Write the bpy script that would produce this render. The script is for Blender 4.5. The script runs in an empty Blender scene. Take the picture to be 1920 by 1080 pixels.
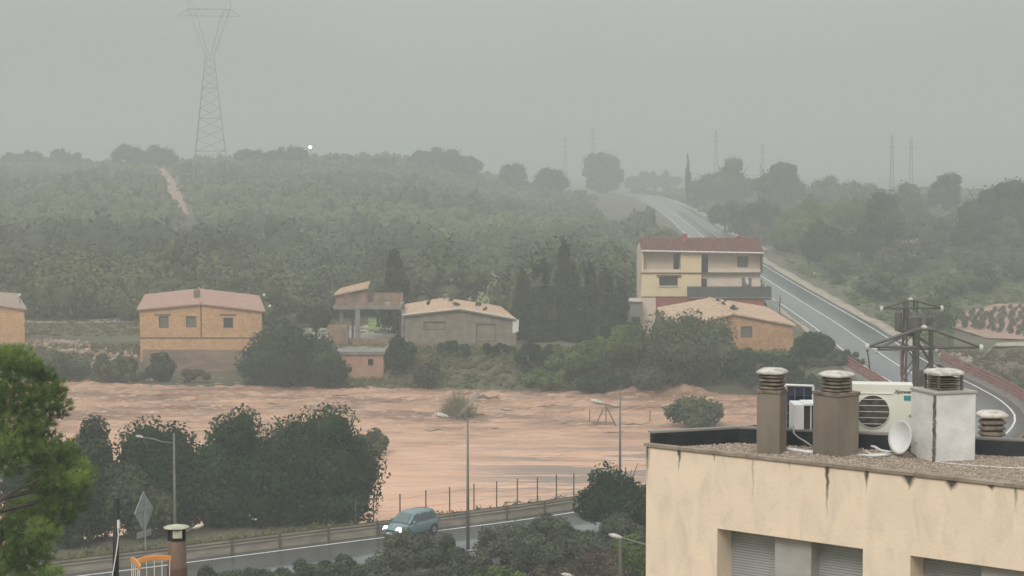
import bpy, math, random
import numpy as np
from mathutils import Vector, Matrix, noise
S = bpy.context.scene
C = S.collection
rad = math.radians

# ------------------------------------------------------------------ camera
F = 3583.0
PITCH = math.atan(230.0 / F)
CZ = 22.0
cam_d = bpy.data.cameras.new("camera")
cam = bpy.data.objects.new("camera", cam_d)
C.objects.link(cam)
S.camera = cam
cam.location = (0, 0, CZ)
cam.rotation_euler = (rad(90) - PITCH, 0, 0)
cam_d.sensor_width = 36.0
cam_d.lens = 36.0 * F / 1920.0
cam_d.clip_start = 0.5
cam_d.clip_end = 9000

# ------------------------------------------------------------------ world: overcast rain sky, bright zenith, dim horizon
SUN_EL, SUN_ROT = 42.0, 200.0
W = bpy.data.worlds.new("World")
S.world = W
W.use_nodes = True
nt = W.node_tree
nt.nodes.clear()
wo = nt.nodes.new('ShaderNodeOutputWorld')
sky = nt.nodes.new('ShaderNodeTexSky')
sky.sky_type = 'NISHITA'
sky.sun_disc = False
sky.sun_elevation = rad(SUN_EL)
sky.sun_rotation = rad(SUN_ROT)
bg1 = nt.nodes.new('ShaderNodeBackground'); bg1.inputs[1].default_value = 0.06
nt.links.new(sky.outputs[0], bg1.inputs[0])
tc = nt.nodes.new('ShaderNodeTexCoord')
sp = nt.nodes.new('ShaderNodeSeparateXYZ')
nt.links.new(tc.outputs['Generated'], sp.inputs[0])
mr = nt.nodes.new('ShaderNodeMapRange')
mr.inputs[1].default_value = 0.0; mr.inputs[2].default_value = 1.0
mr.inputs[3].default_value = 0.0; mr.inputs[4].default_value = 1.0
nt.links.new(sp.outputs['Z'], mr.inputs[0])
cr_ = nt.nodes.new('ShaderNodeValToRGB'); el = cr_.color_ramp.elements
el[0].position = 0; el[0].color = (0.235, 0.243, 0.238, 1); el[1].position = 1; el[1].color = (1.0, 1.03, 1.03, 1)
e2_ = el.new(0.09); e2_.color = (0.40, 0.445, 0.438, 1); e3_ = el.new(0.4); e3_.color = (0.66, 0.69, 0.69, 1)
nt.links.new(mr.outputs[0], cr_.inputs[0])
bg2 = nt.nodes.new('ShaderNodeBackground')
cn = nt.nodes.new('ShaderNodeTexNoise'); cn.inputs['Scale'].default_value = 5.0; cn.inputs['Detail'].default_value = 5
cm_ = nt.nodes.new('ShaderNodeMapping'); cm_.inputs['Scale'].default_value = (1, 1, 1.6); nt.links.new(tc.outputs['Generated'], cm_.inputs[0]); nt.links.new(cm_.outputs[0], cn.inputs[0])
cg = nt.nodes.new('ShaderNodeMapRange'); cg.inputs[1].default_value = .3; cg.inputs[2].default_value = .7; cg.inputs[3].default_value = .86; cg.inputs[4].default_value = 1.12; nt.links.new(cn.outputs[0], cg.inputs[0])
cx_ = nt.nodes.new('ShaderNodeVectorMath'); cx_.operation = 'SCALE'; nt.links.new(cr_.outputs[0], cx_.inputs[0]); nt.links.new(cg.outputs[0], cx_.inputs['Scale'])
nt.links.new(cx_.outputs[0], bg2.inputs[0]); bg2.inputs[1].default_value = 1.05
mx = nt.nodes.new('ShaderNodeMixShader'); mx.inputs[0].default_value = 0.93
nt.links.new(bg1.outputs[0], mx.inputs[1]); nt.links.new(bg2.outputs[0], mx.inputs[2])
nt.links.new(mx.outputs[0], wo.inputs[0])

sd = bpy.data.lights.new("sun", 'SUN')
sd.energy = 1.5
sd.angle = rad(25)
sd.color = (1.0, 0.97, 0.92)
sun = bpy.data.objects.new("sun", sd)
C.objects.link(sun)
sun.location = (0, -20, 60)
sun.rotation_euler = (rad(90 - SUN_EL), 0, rad(-20))
S.view_settings.view_transform = 'Standard'
S.view_settings.look = 'None'
S.view_settings.exposure = 0.22
S.view_settings.gamma = 1.0
S.view_settings.use_curve_mapping = False
S.cycles.max_bounces = 5
S.cycles.diffuse_bounces = 2
S.cycles.glossy_bounces = 2
S.cycles.transmission_bounces = 3
S.cycles.volume_bounces = 1
S.cycles.transparent_max_bounces = 6
S.cycles.use_denoising = True

# ------------------------------------------------------------------ pixel rays (1920x1080 photograph coordinates) to world points
def ray(px, py):
    a, b = px - 960.0, 540.0 - py
    return np.array([a, F * math.cos(PITCH) + b * math.sin(PITCH), -F * math.sin(PITCH) + b * math.cos(PITCH)])
def atY(px, py, Y):
    r = ray(px, py); t = Y / r[1]
    return np.array([r[0] * t, Y, CZ + r[2] * t])
def atz(px, py, z):
    r = ray(px, py); t = (z - CZ) / r[2]
    return np.array([r[0] * t, r[1] * t, z])
def ppm(Y): return F / Y       # photograph pixels per metre at distance Y

# ------------------------------------------------------------------ materials
def mat(name, c1, c2=None, scale=3.0, rough=0.8, bump=0.0, bscale=None, stretch=(1, 1, 1), metal=0.0, spec=0.4, detail=6, thresh=(0.35, 0.65), coords='Object'):
    m = bpy.data.materials.new(name); m.use_nodes = True
    t = m.node_tree; b = t.nodes['Principled BSDF']
    b.inputs['Roughness'].default_value = rough
    b.inputs['Metallic'].default_value = metal
    b.inputs['Specular IOR Level'].default_value = spec
    b.inputs['Base Color'].default_value = (*c1, 1)
    if c2 is not None or bump:
        co = t.nodes.new('ShaderNodeTexCoord'); mp = t.nodes.new('ShaderNodeMapping')
        mp.inputs['Scale'].default_value = stretch
        t.links.new(co.outputs[coords], mp.inputs[0])
    if c2 is not None:
        n = t.nodes.new('ShaderNodeTexNoise'); n.inputs['Scale'].default_value = scale; n.inputs['Detail'].default_value = detail
        t.links.new(mp.outputs[0], n.inputs[0])
        r = t.nodes.new('ShaderNodeValToRGB')
        r.color_ramp.elements[0].position = thresh[0]; r.color_ramp.elements[1].position = thresh[1]
        r.color_ramp.elements[0].color = (*c1, 1); r.color_ramp.elements[1].color = (*c2, 1)
        t.links.new(n.outputs[0], r.inputs[0]); t.links.new(r.outputs[0], b.inputs['Base Color'])
    if bump:
        n2 = t.nodes.new('ShaderNodeTexNoise'); n2.inputs['Scale'].default_value = bscale or scale * 4; n2.inputs['Detail'].default_value = 8
        t.links.new(mp.outputs[0], n2.inputs[0])
        bn = t.nodes.new('ShaderNodeBump'); bn.inputs['Strength'].default_value = bump; bn.inputs['Distance'].default_value = 0.05
        t.links.new(n2.outputs[0], bn.inputs['Height']); t.links.new(bn.outputs[0], b.inputs['Normal'])
    return m

def leafmat(name, c1, c2, rough=0.7, spec=0.10, trans=0.2):
    m = bpy.data.materials.new(name); m.use_nodes = True
    t = m.node_tree; b = t.nodes['Principled BSDF']
    b.inputs['Roughness'].default_value = rough; b.inputs['Specular IOR Level'].default_value = spec
    at = t.nodes.new('ShaderNodeAttribute'); at.attribute_name = 'tint'
    oi = t.nodes.new('ShaderNodeObjectInfo')
    ad = t.nodes.new('ShaderNodeMath'); ad.operation = 'MULTIPLY_ADD'; ad.inputs[1].default_value = 0.30
    t.links.new(oi.outputs['Random'], ad.inputs[0]); t.links.new(at.outputs['Fac'], ad.inputs[2])
    r = t.nodes.new('ShaderNodeValToRGB')
    r.color_ramp.elements[0].color = (*c1, 1); r.color_ramp.elements[1].color = (*c2, 1)
    r.color_ramp.elements[0].position = 0.1; r.color_ramp.elements[1].position = 1.15
    t.links.new(ad.outputs[0], r.inputs[0]); t.links.new(r.outputs[0], b.inputs['Base Color'])
    if trans:
        tr = t.nodes.new('ShaderNodeBsdfTranslucent'); t.links.new(r.outputs[0], tr.inputs[0])
        mxs = t.nodes.new('ShaderNodeMixShader'); mxs.inputs[0].default_value = trans
        out = t.nodes['Material Output']
        t.links.new(b.outputs[0], mxs.inputs[1]); t.links.new(tr.outputs[0], mxs.inputs[2]); t.links.new(mxs.outputs[0], out.inputs[0])
    return m

def flagstone(name, ca, cb, fleck, scale=2.2):
    """rough stone and render walls: mottled colour with dark flecks and joints"""
    m = mat(name, ca, cb, scale=0.9, rough=0.85, bump=0.6, bscale=5)
    t = m.node_tree; b = t.nodes['Principled BSDF']
    src = b.inputs['Base Color'].links[0].from_socket
    co = t.nodes.new('ShaderNodeTexCoord')
    v = t.nodes.new('ShaderNodeTexVoronoi'); v.inputs['Scale'].default_value = scale; v.feature = 'DISTANCE_TO_EDGE'
    nz = t.nodes.new('ShaderNodeTexNoise'); nz.inputs['Scale'].default_value = 3.0; nz.inputs['Detail'].default_value = 6
    t.links.new(co.outputs['Object'], nz.inputs[0])
    vm = t.nodes.new('ShaderNodeVectorMath'); vm.operation = 'MULTIPLY_ADD'; vm.inputs[1].default_value = (0.55, 0.55, 0.55)
    t.links.new(nz.outputs['Color'], vm.inputs[0]); t.links.new(co.outputs['Object'], vm.inputs[2])
    t.links.new(vm.outputs[0], v.inputs['Vector'])
    r = t.nodes.new('ShaderNodeValToRGB'); r.color_ramp.elements[0].position = 0.0; r.color_ramp.elements[1].position = 0.09
    t.links.new(v.outputs['Distance'], r.inputs[0])
    n2 = t.nodes.new('ShaderNodeTexNoise'); n2.inputs['Scale'].default_value = 3.4; n2.inputs['Detail'].default_value = 2
    t.links.new(co.outputs['Object'], n2.inputs[0])
    r2 = t.nodes.new('ShaderNodeValToRGB'); r2.color_ramp.elements[0].position = 0.44; r2.color_ramp.elements[1].position = 0.52
    t.links.new(n2.outputs[0], r2.inputs[0])
    mm = t.nodes.new('ShaderNodeMath'); mm.operation = 'MAXIMUM'
    t.links.new(r.outputs[0], mm.inputs[0]); t.links.new(r2.outputs[0], mm.inputs[1])
    mc = t.nodes.new('ShaderNodeMixRGB'); mc.inputs[1].default_value = (*fleck, 1)
    t.links.new(mm.outputs[0], mc.inputs[0]); t.links.new(src, mc.inputs[2])
    t.links.new(mc.outputs[0], b.inputs['Base Color'])
    return m

M = {}
M['ground'] = mat('scrub_earth', (0.075, 0.085, 0.042), (0.15, 0.125, 0.085), scale=0.09, rough=0.95, bump=0.8, bscale=1.2, detail=10)
M['mudbank'] = mat('wet_bank_earth', (0.10, 0.085, 0.06), (0.17, 0.13, 0.10), scale=0.4, rough=0.7, bump=0.6, bscale=2)
M['asphalt'] = mat('wet_asphalt', (0.105, 0.11, 0.11), (0.155, 0.16, 0.16), scale=0.35, rough=0.2, bump=0.12, bscale=30, spec=0.5)
M['paint'] = mat('road_paint', (0.78, 0.78, 0.74), (0.45, 0.45, 0.43), scale=2.5, rough=0.45, thresh=(0.5, 0.8))
M['verge'] = mat('pale_gravel_verge', (0.50, 0.42, 0.32), (0.32, 0.28, 0.20), scale=0.5, rough=0.9, bump=0.4)
M['gravelroad'] = mat('grey_gravel', (0.40, 0.37, 0.32), (0.28, 0.27, 0.23), scale=0.4, rough=0.8, bump=0.3)
M['pinkfield'] = mat('pink_earth', (0.46, 0.29, 0.22), (0.34, 0.23, 0.17), scale=0.25, rough=0.95, bump=0.6, bscale=1.5)
M['grassfield'] = mat('bright_grass', (0.17, 0.22, 0.07), (0.24, 0.25, 0.10), scale=0.3, rough=0.9, bump=0.5)
M['concrete'] = mat('grey_concrete', (0.30, 0.28, 0.24), (0.20, 0.185, 0.16), scale=0.8, rough=0.85, bump=0.3)
M['darkconcrete'] = mat('dark_wet_concrete', (0.33, 0.225, 0.155), (0.20, 0.145, 0.105), scale=0.5, rough=0.8, bump=0.3, stretch=(1, 1, 2.5))
M['chimney'] = mat('cement_render', (0.27, 0.22, 0.175), (0.20, 0.165, 0.13), scale=2.2, rough=0.8, bump=0.25, bscale=14, stretch=(1, 1, 0.45))
M['capconc'] = mat('mossy_cap_concrete', (0.30, 0.235, 0.18), (0.11, 0.09, 0.07), scale=7, rough=0.8, bump=0.35, bscale=30, stretch=(1, 1, 2.4))
M['white'] = mat('white_render', (0.82, 0.80, 0.76), (0.66, 0.64, 0.60), scale=3, rough=0.7, bump=0.2, bscale=25)
M['whitecap'] = mat('weathered_white_slab', (0.74, 0.69, 0.63), (0.42, 0.36, 0.30), scale=9, rough=0.6, bump=0.2, bscale=40)
M['orange'] = flagstone('orange_stonework', (0.66, 0.40, 0.20), (0.52, 0.31, 0.16), (0.28, 0.19, 0.11))
M['barn'] = flagstone('rusty_orange_stonework', (0.62, 0.36, 0.17), (0.46, 0.25, 0.13), (0.22, 0.15, 0.10), scale=2.6)
M['greystone'] = mat('grey_brown_render', (0.30, 0.25, 0.19), (0.21, 0.175, 0.135), scale=1.1, rough=0.9, bump=0.5, bscale=6)
M['yellow'] = mat('yellow_render', (0.84, 0.67, 0.42), (0.76, 0.59, 0.36), scale=0.8, rough=0.8, bump=0.1)
M['pinkrender'] = mat('pale_pink_render', (0.80, 0.655, 0.52), (0.70, 0.565, 0.45), scale=0.6, rough=0.8)
M['redbrick'] = mat('dark_red_render', (0.38, 0.13, 0.095), (0.30, 0.10, 0.075), scale=1.5, rough=0.8, bump=0.2)
M['pinkbrick'] = flagstone('salmon_stonework', (0.60, 0.34, 0.24), (0.48, 0.26, 0.18), (0.26, 0.16, 0.11), scale=3.5)
M['pinktile'] = mat('pink_clay_tile', (0.47, 0.295, 0.24), (0.39, 0.24, 0.20), scale=1.2, rough=0.7, bump=0.3)
M['sandtile'] = mat('sandy_clay_tile', (0.60, 0.42, 0.29), (0.42, 0.30, 0.21), scale=1.6, rough=0.75, bump=0.3)
M['greytile'] = mat('greyed_clay_tile', (0.42, 0.33, 0.27), (0.31, 0.245, 0.205), scale=1.4, rough=0.75, bump=0.3)
M['redtile'] = mat('brown_red_tile', (0.25, 0.115, 0.085), (0.19, 0.09, 0.07), scale=1.5, rough=0.7, bump=0.3)
M['darkwin'] = mat('dark_window_glass', (0.035, 0.04, 0.04), rough=0.15, spec=0.6)
M['greyshutter'] = mat('grey_board_shutter', (0.13, 0.125, 0.11), (0.17, 0.16, 0.14), scale=3, rough=0.6)
M['frame'] = mat('dark_wood_frame', (0.14, 0.10, 0.07), (0.10, 0.075, 0.055), scale=3, rough=0.6)
M['gal'] = mat('galvanised_steel', (0.42, 0.43, 0.42), (0.30, 0.31, 0.31), scale=2.5, rough=0.5, metal=0.35, bump=0.05)
M['rail'] = mat('weathered_rail', (0.30, 0.26, 0.20), (0.19, 0.16, 0.125), scale=0.8, rough=0.55, metal=0.1, stretch=(1, 1, 3))
M['darkrail'] = mat('dark_rail_post', (0.10, 0.085, 0.07), rough=0.7)
M['lattice'] = mat('dark_lattice_steel', (0.095, 0.09, 0.08), (0.14, 0.125, 0.11), scale=3, rough=0.6, metal=0.2)
M['farsteel'] = mat('pylon_steel', (0.24, 0.25, 0.25), rough=0.7)
M['lamppole'] = mat('dull_lamp_steel', (0.22, 0.20, 0.175), (0.15, 0.135, 0.12), scale=1.5, rough=0.5, metal=0.2)
M['redpaint'] = mat('faded_red_railing', (0.36, 0.12, 0.10), (0.28, 0.12, 0.105), scale=2, rough=0.6)
M['black'] = mat('black_rubber', (0.012, 0.012, 0.014), rough=0.5)
M['bitumen'] = mat('black_bitumen', (0.018, 0.022, 0.026), (0.035, 0.04, 0.045), scale=3, rough=0.45, bump=0.25, bscale=12)
M['wood'] = mat('orange_varnished_wood', (0.80, 0.36, 0.10), (0.68, 0.29, 0.08), scale=5, rough=0.4, stretch=(1, 6, 6))
M['spindle'] = mat('pale_spindle', (0.72, 0.66, 0.55), rough=0.5)
M['ac'] = mat('cream_painted_metal', (0.80, 0.78, 0.66), (0.74, 0.72, 0.62), scale=2, rough=0.45)
M['aclight'] = mat('white_painted_metal', (0.80, 0.80, 0.77), (0.70, 0.70, 0.67), scale=4, rough=0.45)
M['grille'] = mat('dark_grille', (0.05, 0.045, 0.038), (0.09, 0.08, 0.065), scale=8, rough=0.7)
M['dish'] = mat('dish_paint', (0.80, 0.80, 0.77), (0.68, 0.69, 0.67), scale=3, rough=0.4)
M['panelcell'] = mat('solar_cell', (0.025, 0.035, 0.06), rough=0.2, spec=0.6)
M['teal'] = mat('teal_label', (0.05, 0.28, 0.26), rough=0.5)
M['ink'] = mat('dark_print', (0.05, 0.05, 0.05), rough=0.5)
M['shutter'] = mat('grey_roller_shutter', (0.40, 0.41, 0.39), (0.34, 0.35, 0.335), scale=2, rough=0.55)
M['pillar'] = mat('grey_pillar_render', (0.45, 0.42, 0.38), (0.36, 0.34, 0.31), scale=2.5, rough=0.8, bump=0.15)
M['pebble'] = mat('roof_pebble', (0.55, 0.44, 0.35), (0.27, 0.22, 0.175), scale=9, rough=0.7, coords='Object')
M['roofgravel'] = mat('roof_gravel_bed', (0.42, 0.33, 0.25), (0.26, 0.205, 0.16), scale=14, rough=0.85, bump=0.4, bscale=60)
M['bark'] = mat('bark', (0.10, 0.08, 0.06), (0.06, 0.05, 0.04), scale=6, rough=0.9, bump=0.4, stretch=(1, 1, 0.3))
M['barkpale'] = mat('pale_bark', (0.30, 0.27, 0.23), (0.16, 0.14, 0.12), scale=3, rough=0.9, stretch=(1, 1, 0.3))
M['carpaint'] = mat('blue_green_car_paint', (0.20, 0.29, 0.30), rough=0.22, spec=0.6, metal=0.35)
M['carglass'] = mat('car_glass', (0.03, 0.045, 0.045), rough=0.08, spec=0.8)
M['windscreen'] = mat('wet_windscreen', (0.10, 0.15, 0.14), rough=0.12, spec=0.9)
M['tyre'] = mat('tyre_rubber', (0.02, 0.02, 0.02), rough=0.8)
M['hub'] = mat('alloy_hub', (0.35, 0.36, 0.37), rough=0.35, metal=0.7)
M['plastic'] = mat('dark_plastic', (0.03, 0.03, 0.03), rough=0.5)
M['plate'] = mat('number_plate', (0.7, 0.7, 0.68), rough=0.5)
M['rubble'] = mat('pink_rubble', (0.50, 0.36, 0.29), (0.28, 0.21, 0.16), scale=1.5, rough=0.9)
M['snagwood'] = mat('driftwood', (0.16, 0.11, 0.08), (0.25, 0.18, 0.13), scale=3, rough=0.8)  # brown wood of the logs, sticks and stakes
M['reed'] = mat('dead_reed', (0.24, 0.215, 0.13), (0.15, 0.14, 0.085), scale=2, rough=0.9)
M['rustpipe'] = mat('rust_stained_flue', (0.20, 0.12, 0.085), (0.10, 0.075, 0.06), scale=4, rough=0.75, bump=0.2, stretch=(1, 1, 0.5))
M['mossmetal'] = mat('mossy_pale_metal', (0.52, 0.53, 0.40), (0.36, 0.37, 0.27), scale=8, rough=0.6)
M['terrace'] = mat('terrace_tile', (0.35, 0.22, 0.16), (0.28, 0.18, 0.13), scale=4, rough=0.6)

def emis(name, col, st):
    m = bpy.data.materials.new(name); m.use_nodes = True
    b = m.node_tree.nodes['Principled BSDF']
    b.inputs['Emission Color'].default_value = (*col, 1); b.inputs['Emission Strength'].default_value = st
    b.inputs['Base Color'].default_value = (0.8, 0.8, 0.75, 1)
    return m
M['headlight'] = emis('lit_headlight', (1.0, 1.0, 0.86), 5.0)
M['farlamp'] = emis('lit_far_lamp', (1.0, 0.97, 0.8), 16.0)

L = {}
L['orchard'] = leafmat('orchard_leaves', (0.050, 0.066, 0.030), (0.165, 0.19, 0.09))
L['dark'] = leafmat('dark_leaves', (0.010, 0.024, 0.009), (0.040, 0.080, 0.026))
L['olive'] = leafmat('olive_grey_leaves', (0.040, 0.055, 0.028), (0.12, 0.135, 0.065))
L['bright'] = leafmat('fresh_green_leaves', (0.05, 0.08, 0.018), (0.15, 0.20, 0.05))
L['cypress'] = leafmat('cypress_leaves', (0.018, 0.032, 0.017), (0.055, 0.075, 0.035))
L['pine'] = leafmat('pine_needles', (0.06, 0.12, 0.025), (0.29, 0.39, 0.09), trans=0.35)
L['brown'] = leafmat('dry_brush_leaves', (0.08, 0.06, 0.038), (0.16, 0.13, 0.085))
L['bush'] = leafmat('grey_bush_leaves', (0.040, 0.050, 0.030), (0.125, 0.135, 0.085))
L['vine'] = leafmat('pale_vine_leaves', (0.13, 0.12, 0.08), (0.26, 0.24, 0.17))
L['grass'] = leafmat('grass_blades', (0.09, 0.11, 0.035), (0.20, 0.19, 0.09))

# ------------------------------------------------------------------ object helpers
def tag(o, label=None, cat=None, group=None, kind=None):
    if label: o['label'] = label
    if cat: o['category'] = cat
    if group: o['group'] = group
    if kind: o['kind'] = kind
    return o
def thing(name, label, cat, loc, rz=0.0, group=None):
    o = bpy.data.objects.new(name, None); C.objects.link(o)
    o.location = [float(v) for v in loc]; o.rotation_euler = (0, 0, rz)
    o.empty_display_size = 0.3
    return tag(o, label, cat, group)
def mesh_np(name, V, faces, m, smooth=False, tint=None):
    me = bpy.data.meshes.new(name)
    V = np.asarray(V, dtype=np.float32)
    if isinstance(faces, np.ndarray):
        k = faces.shape[1]; n = len(faces)
        me.vertices.add(len(V)); me.vertices.foreach_set('co', V.ravel())
        me.loops.add(n * k); me.loops.foreach_set('vertex_index', faces.ravel().astype(np.int32))
        me.polygons.add(n); me.polygons.foreach_set('loop_start', np.arange(0, n * k, k, dtype=np.int32))
        me.polygons.foreach_set('loop_total', np.full(n, k, dtype=np.int32))
        if smooth: me.polygons.foreach_set('use_smooth', np.ones(n, dtype=bool))
        me.update(calc_edges=True)
    else:
        me.from_pydata([tuple(map(float, v)) for v in V], [], faces)
        if smooth: me.polygons.foreach_set('use_smooth', [True] * len(me.polygons))
        me.update()
    if tint is not None:
        a = me.attributes.new('tint', 'FLOAT', 'POINT'); a.data.foreach_set('value', np.asarray(tint, dtype=np.float32))
    me.materials.append(m)
    return me
def obj(name, me, parent=None, loc=None):
    o = bpy.data.objects.new(name, me); C.objects.link(o)
    if parent is not None: o.parent = parent
    if loc is not None: o.location = loc
    return o
def dup(root, loc=None, rz=None, scale=None, label=None, group=None):
    r = root.copy(); C.objects.link(r)
    if loc is not None: r.location = [float(v) for v in loc]
    if rz is not None: r.rotation_euler = (0, 0, rz)
    if scale is not None: r.scale = (scale,) * 3 if not hasattr(scale, '__len__') else scale
    if label: r['label'] = label
    if group: r['group'] = group
    for ch in list(root.children):
        c = ch.copy(); C.objects.link(c); c.parent = r
        for g in list(ch.children):
            d = g.copy(); C.objects.link(d); d.parent = c
    return r

class MB:
    """collects shapes; T maps every added point; build() links ONE mesh object"""
    def __init__(s, T=None): s.v = []; s.f = []; s.T = T
    def add(s, vs, fs):
        o = len(s.v)
        for v in vs:
            v = Vector([float(c) for c in v])
            s.v.append(s.T @ v if s.T is not None else v)
        s.f += [tuple(i + o for i in f) for f in fs]
    def quad(s, a, b, c, d): s.add([a, b, c, d], [(0, 1, 2, 3)])
    def box(s, c, size, rz=0.0, rx=0.0, ry=0.0):
        hx, hy, hz = [k / 2 for k in size]
        R = Matrix.Rotation(rz, 3, 'Z') @ Matrix.Rotation(rx, 3, 'X') @ Matrix.Rotation(ry, 3, 'Y')
        c = Vector([float(k) for k in c])
        vs = [c + R @ Vector((x, y, z)) for z in (-hz, hz) for x, y in ((-hx, -hy), (hx, -hy), (hx, hy), (-hx, hy))]
        s.add(vs, [(3, 2, 1, 0), (4, 5, 6, 7), (0, 1, 5, 4), (1, 2, 6, 5), (2, 3, 7, 6), (3, 0, 4, 7)])
    def b2(s, x0, x1, y0, y1, z0, z1): s.box(((x0 + x1) / 2, (y0 + y1) / 2, (z0 + z1) / 2), (x1 - x0, y1 - y0, z1 - z0))
    def slab(s, top, th):
        """polygon (list of 3d points, ccw from above) thickened downwards"""
        n = len(top); lo = [(p[0], p[1], p[2] - th) for p in top]
        s.add(list(top) + lo, [tuple(range(n)), tuple(range(2 * n - 1, n - 1, -1))] + [(i, i + n, (i + 1) % n + n, (i + 1) % n) for i in range(n)])
    def prism(s, pts, off):
        """3d polygon extruded by vector off"""
        n = len(pts); off = Vector(off); a = [Vector([float(k) for k in p]) for p in pts]
        s.add(a + [p + off for p in a], [tuple(range(n)), tuple(range(2 * n - 1, n - 1, -1))] + [(i, i + n, (i + 1) % n + n, (i + 1) % n) for i in range(n)])
    def tube(s, pts, r, n=6, caps=True):
        pts = [Vector([float(k) for k in p]) for p in pts]
        rs = r if hasattr(r, '__len__') else [r] * len(pts)
        rings = []
        for i, p in enumerate(pts):
            d = (pts[min(i + 1, len(pts) - 1)] - pts[max(i - 1, 0)]).normalized()
            a = Vector((0, 0, 1)) if abs(d.z) < 0.9 else Vector((1, 0, 0))
            u = d.cross(a).normalized(); w = d.cross(u)
            rings.append([p + (u * math.cos(2 * math.pi * k / n) + w * math.sin(2 * math.pi * k / n)) * rs[i] for k in range(n)])
        vs = [v for rg in rings for v in rg]; fs = []
        for i in range(len(pts) - 1):
            for k in range(n):
                fs.append((i * n + k, i * n + (k + 1) % n, (i + 1) * n + (k + 1) % n, (i + 1) * n + k))
        if caps: fs += [tuple(range(n - 1, -1, -1)), tuple(range((len(pts) - 1) * n, len(pts) * n))]
        s.add(vs, fs)
    def lathe(s, prof, c, n=16, sq=2.0, rz=0.0, closed=True):
        """profile (r,z); sq>2 makes the rings squarer (superellipse)"""
        vs = []; fs = []
        for r, z in prof:
            for k in range(n):
                t = 2 * math.pi * k / n; ct, st = math.cos(t), math.sin(t)
                q = (abs(ct) ** sq + abs(st) ** sq) ** (-1 / sq)
                x, y = r * q * ct, r * q * st
                vs.append((c[0] + x * math.cos(rz) - y * math.sin(rz), c[1] + x * math.sin(rz) + y * math.cos(rz), c[2] + z))
        for i in range(len(prof) - 1):
            for k in range(n): fs.append((i * n + k, i * n + (k + 1) % n, (i + 1) * n + (k + 1) % n, (i + 1) * n + k))
        if closed: fs += [tuple(range(n - 1, -1, -1)), tuple(range((len(prof) - 1) * n, len(prof) * n))]
        s.add(vs, fs)
    def build(s, name, m, parent=None, smooth=False, world=False, bevel=0.0):
        """world=True: points were given in world coordinates, parent has a location only"""
        V = s.v
        if world and parent is not None:
            inv = (Matrix.Translation(parent.location) @ parent.rotation_euler.to_matrix().to_4x4()).inverted()
            V = [inv @ v for v in V]
        me = bpy.data.meshes.new(name); me.from_pydata(V, [], s.f)
        if smooth: me.polygons.foreach_set('use_smooth', [True] * len(me.polygons))
        me.update(); me.materials.append(m)
        o = obj(name, me, parent)
        if bevel:
            b = o.modifiers.new('bevel', 'BEVEL'); b.width = bevel; b.segments = 2; b.limit_method = 'ANGLE'
        return o

# ------------------------------------------------------------------ terrain
def sstep(a, b, x):
    t = np.clip((np.asarray(x, float) - a) / (b - a), 0, 1); return t * t * (3 - 2 * t)
# centre line of the one road: past the camera on the near bank, over the bridge and up the hill
RD = [(-75, 63, -.1), (-50, 79.3, 0), (-22.7, 97.1, 0), (-8, 107.1, 0), (5, 116.2, 0), (16, 125, .3), (25.5, 134.6, .6), (33, 145.5, .85), (37.8, 157, 1), (39.8, 168, 1), (40.4, 180, 1), (40.6, 200, 1),
      (42, 230, 1), (43.4, 259, 1), (44.8, 338, 2.0), (48.8, 486, 3.8), (53.3, 599, 5.2), (56.4, 700, 6.4), (56.7, 781, 7.4), (55, 850, 8.2), (47, 900, 8.8), (28, 950, 8.6), (0, 985, 7.5), (-60, 1020, 4)]
RD = np.array(RD, float)
def smooth_path(P, step=4.0):
    out = []
    for i in range(len(P) - 1):
        p0 = P[max(i - 1, 0)]; p1 = P[i]; p2 = P[i + 1]; p3 = P[min(i + 2, len(P) - 1)]
        n = max(2, int(np.linalg.norm(p2 - p1) / step))
        for k in range(n):
            t = k / n
            out.append(0.5 * ((2 * p1) + (-p0 + p2) * t + (2 * p0 - 5 * p1 + 4 * p2 - p3) * t * t + (-p0 + 3 * p1 - 3 * p2 + p3) * t ** 3))
    out.append(P[-1]); return np.array(out)
ROAD = smooth_path(RD, 3.0)
def road_dist(x, y):
    x = np.asarray(x, float); y = np.asarray(y, float)
    best = np.full(x.shape, 1e9); zz = np.zeros(x.shape); al = np.zeros(x.shape)
    for i in range(0, len(ROAD) - 1, 1):
        a = ROAD[i]; d = ROAD[i + 1] - a; l2 = d[0] ** 2 + d[1] ** 2
        t = np.clip(((x - a[0]) * d[0] + (y - a[1]) * d[1]) / l2, 0, 1)
        dd = np.hypot(x - a[0] - t * d[0], y - a[1] - t * d[1])
        k = dd < best
        best = np.where(k, dd, best); zz = np.where(k, a[2] + t * d[2], zz); al = np.where(k, a[1] + t * d[1], al)
    return best, zz, al
def yF(x): return np.clip(203.5 - 0.17 * np.asarray(x, float), 190, 225)
def yN(x):
    x = np.asarray(x, float)
    l = 122.3 + 0.665 * x + 9 * sstep(-6, -16, x)
    return np.where(x > 20, 139 + 0.35 * (x - 20), l) + 0 * x
WZ = -2.0
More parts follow.
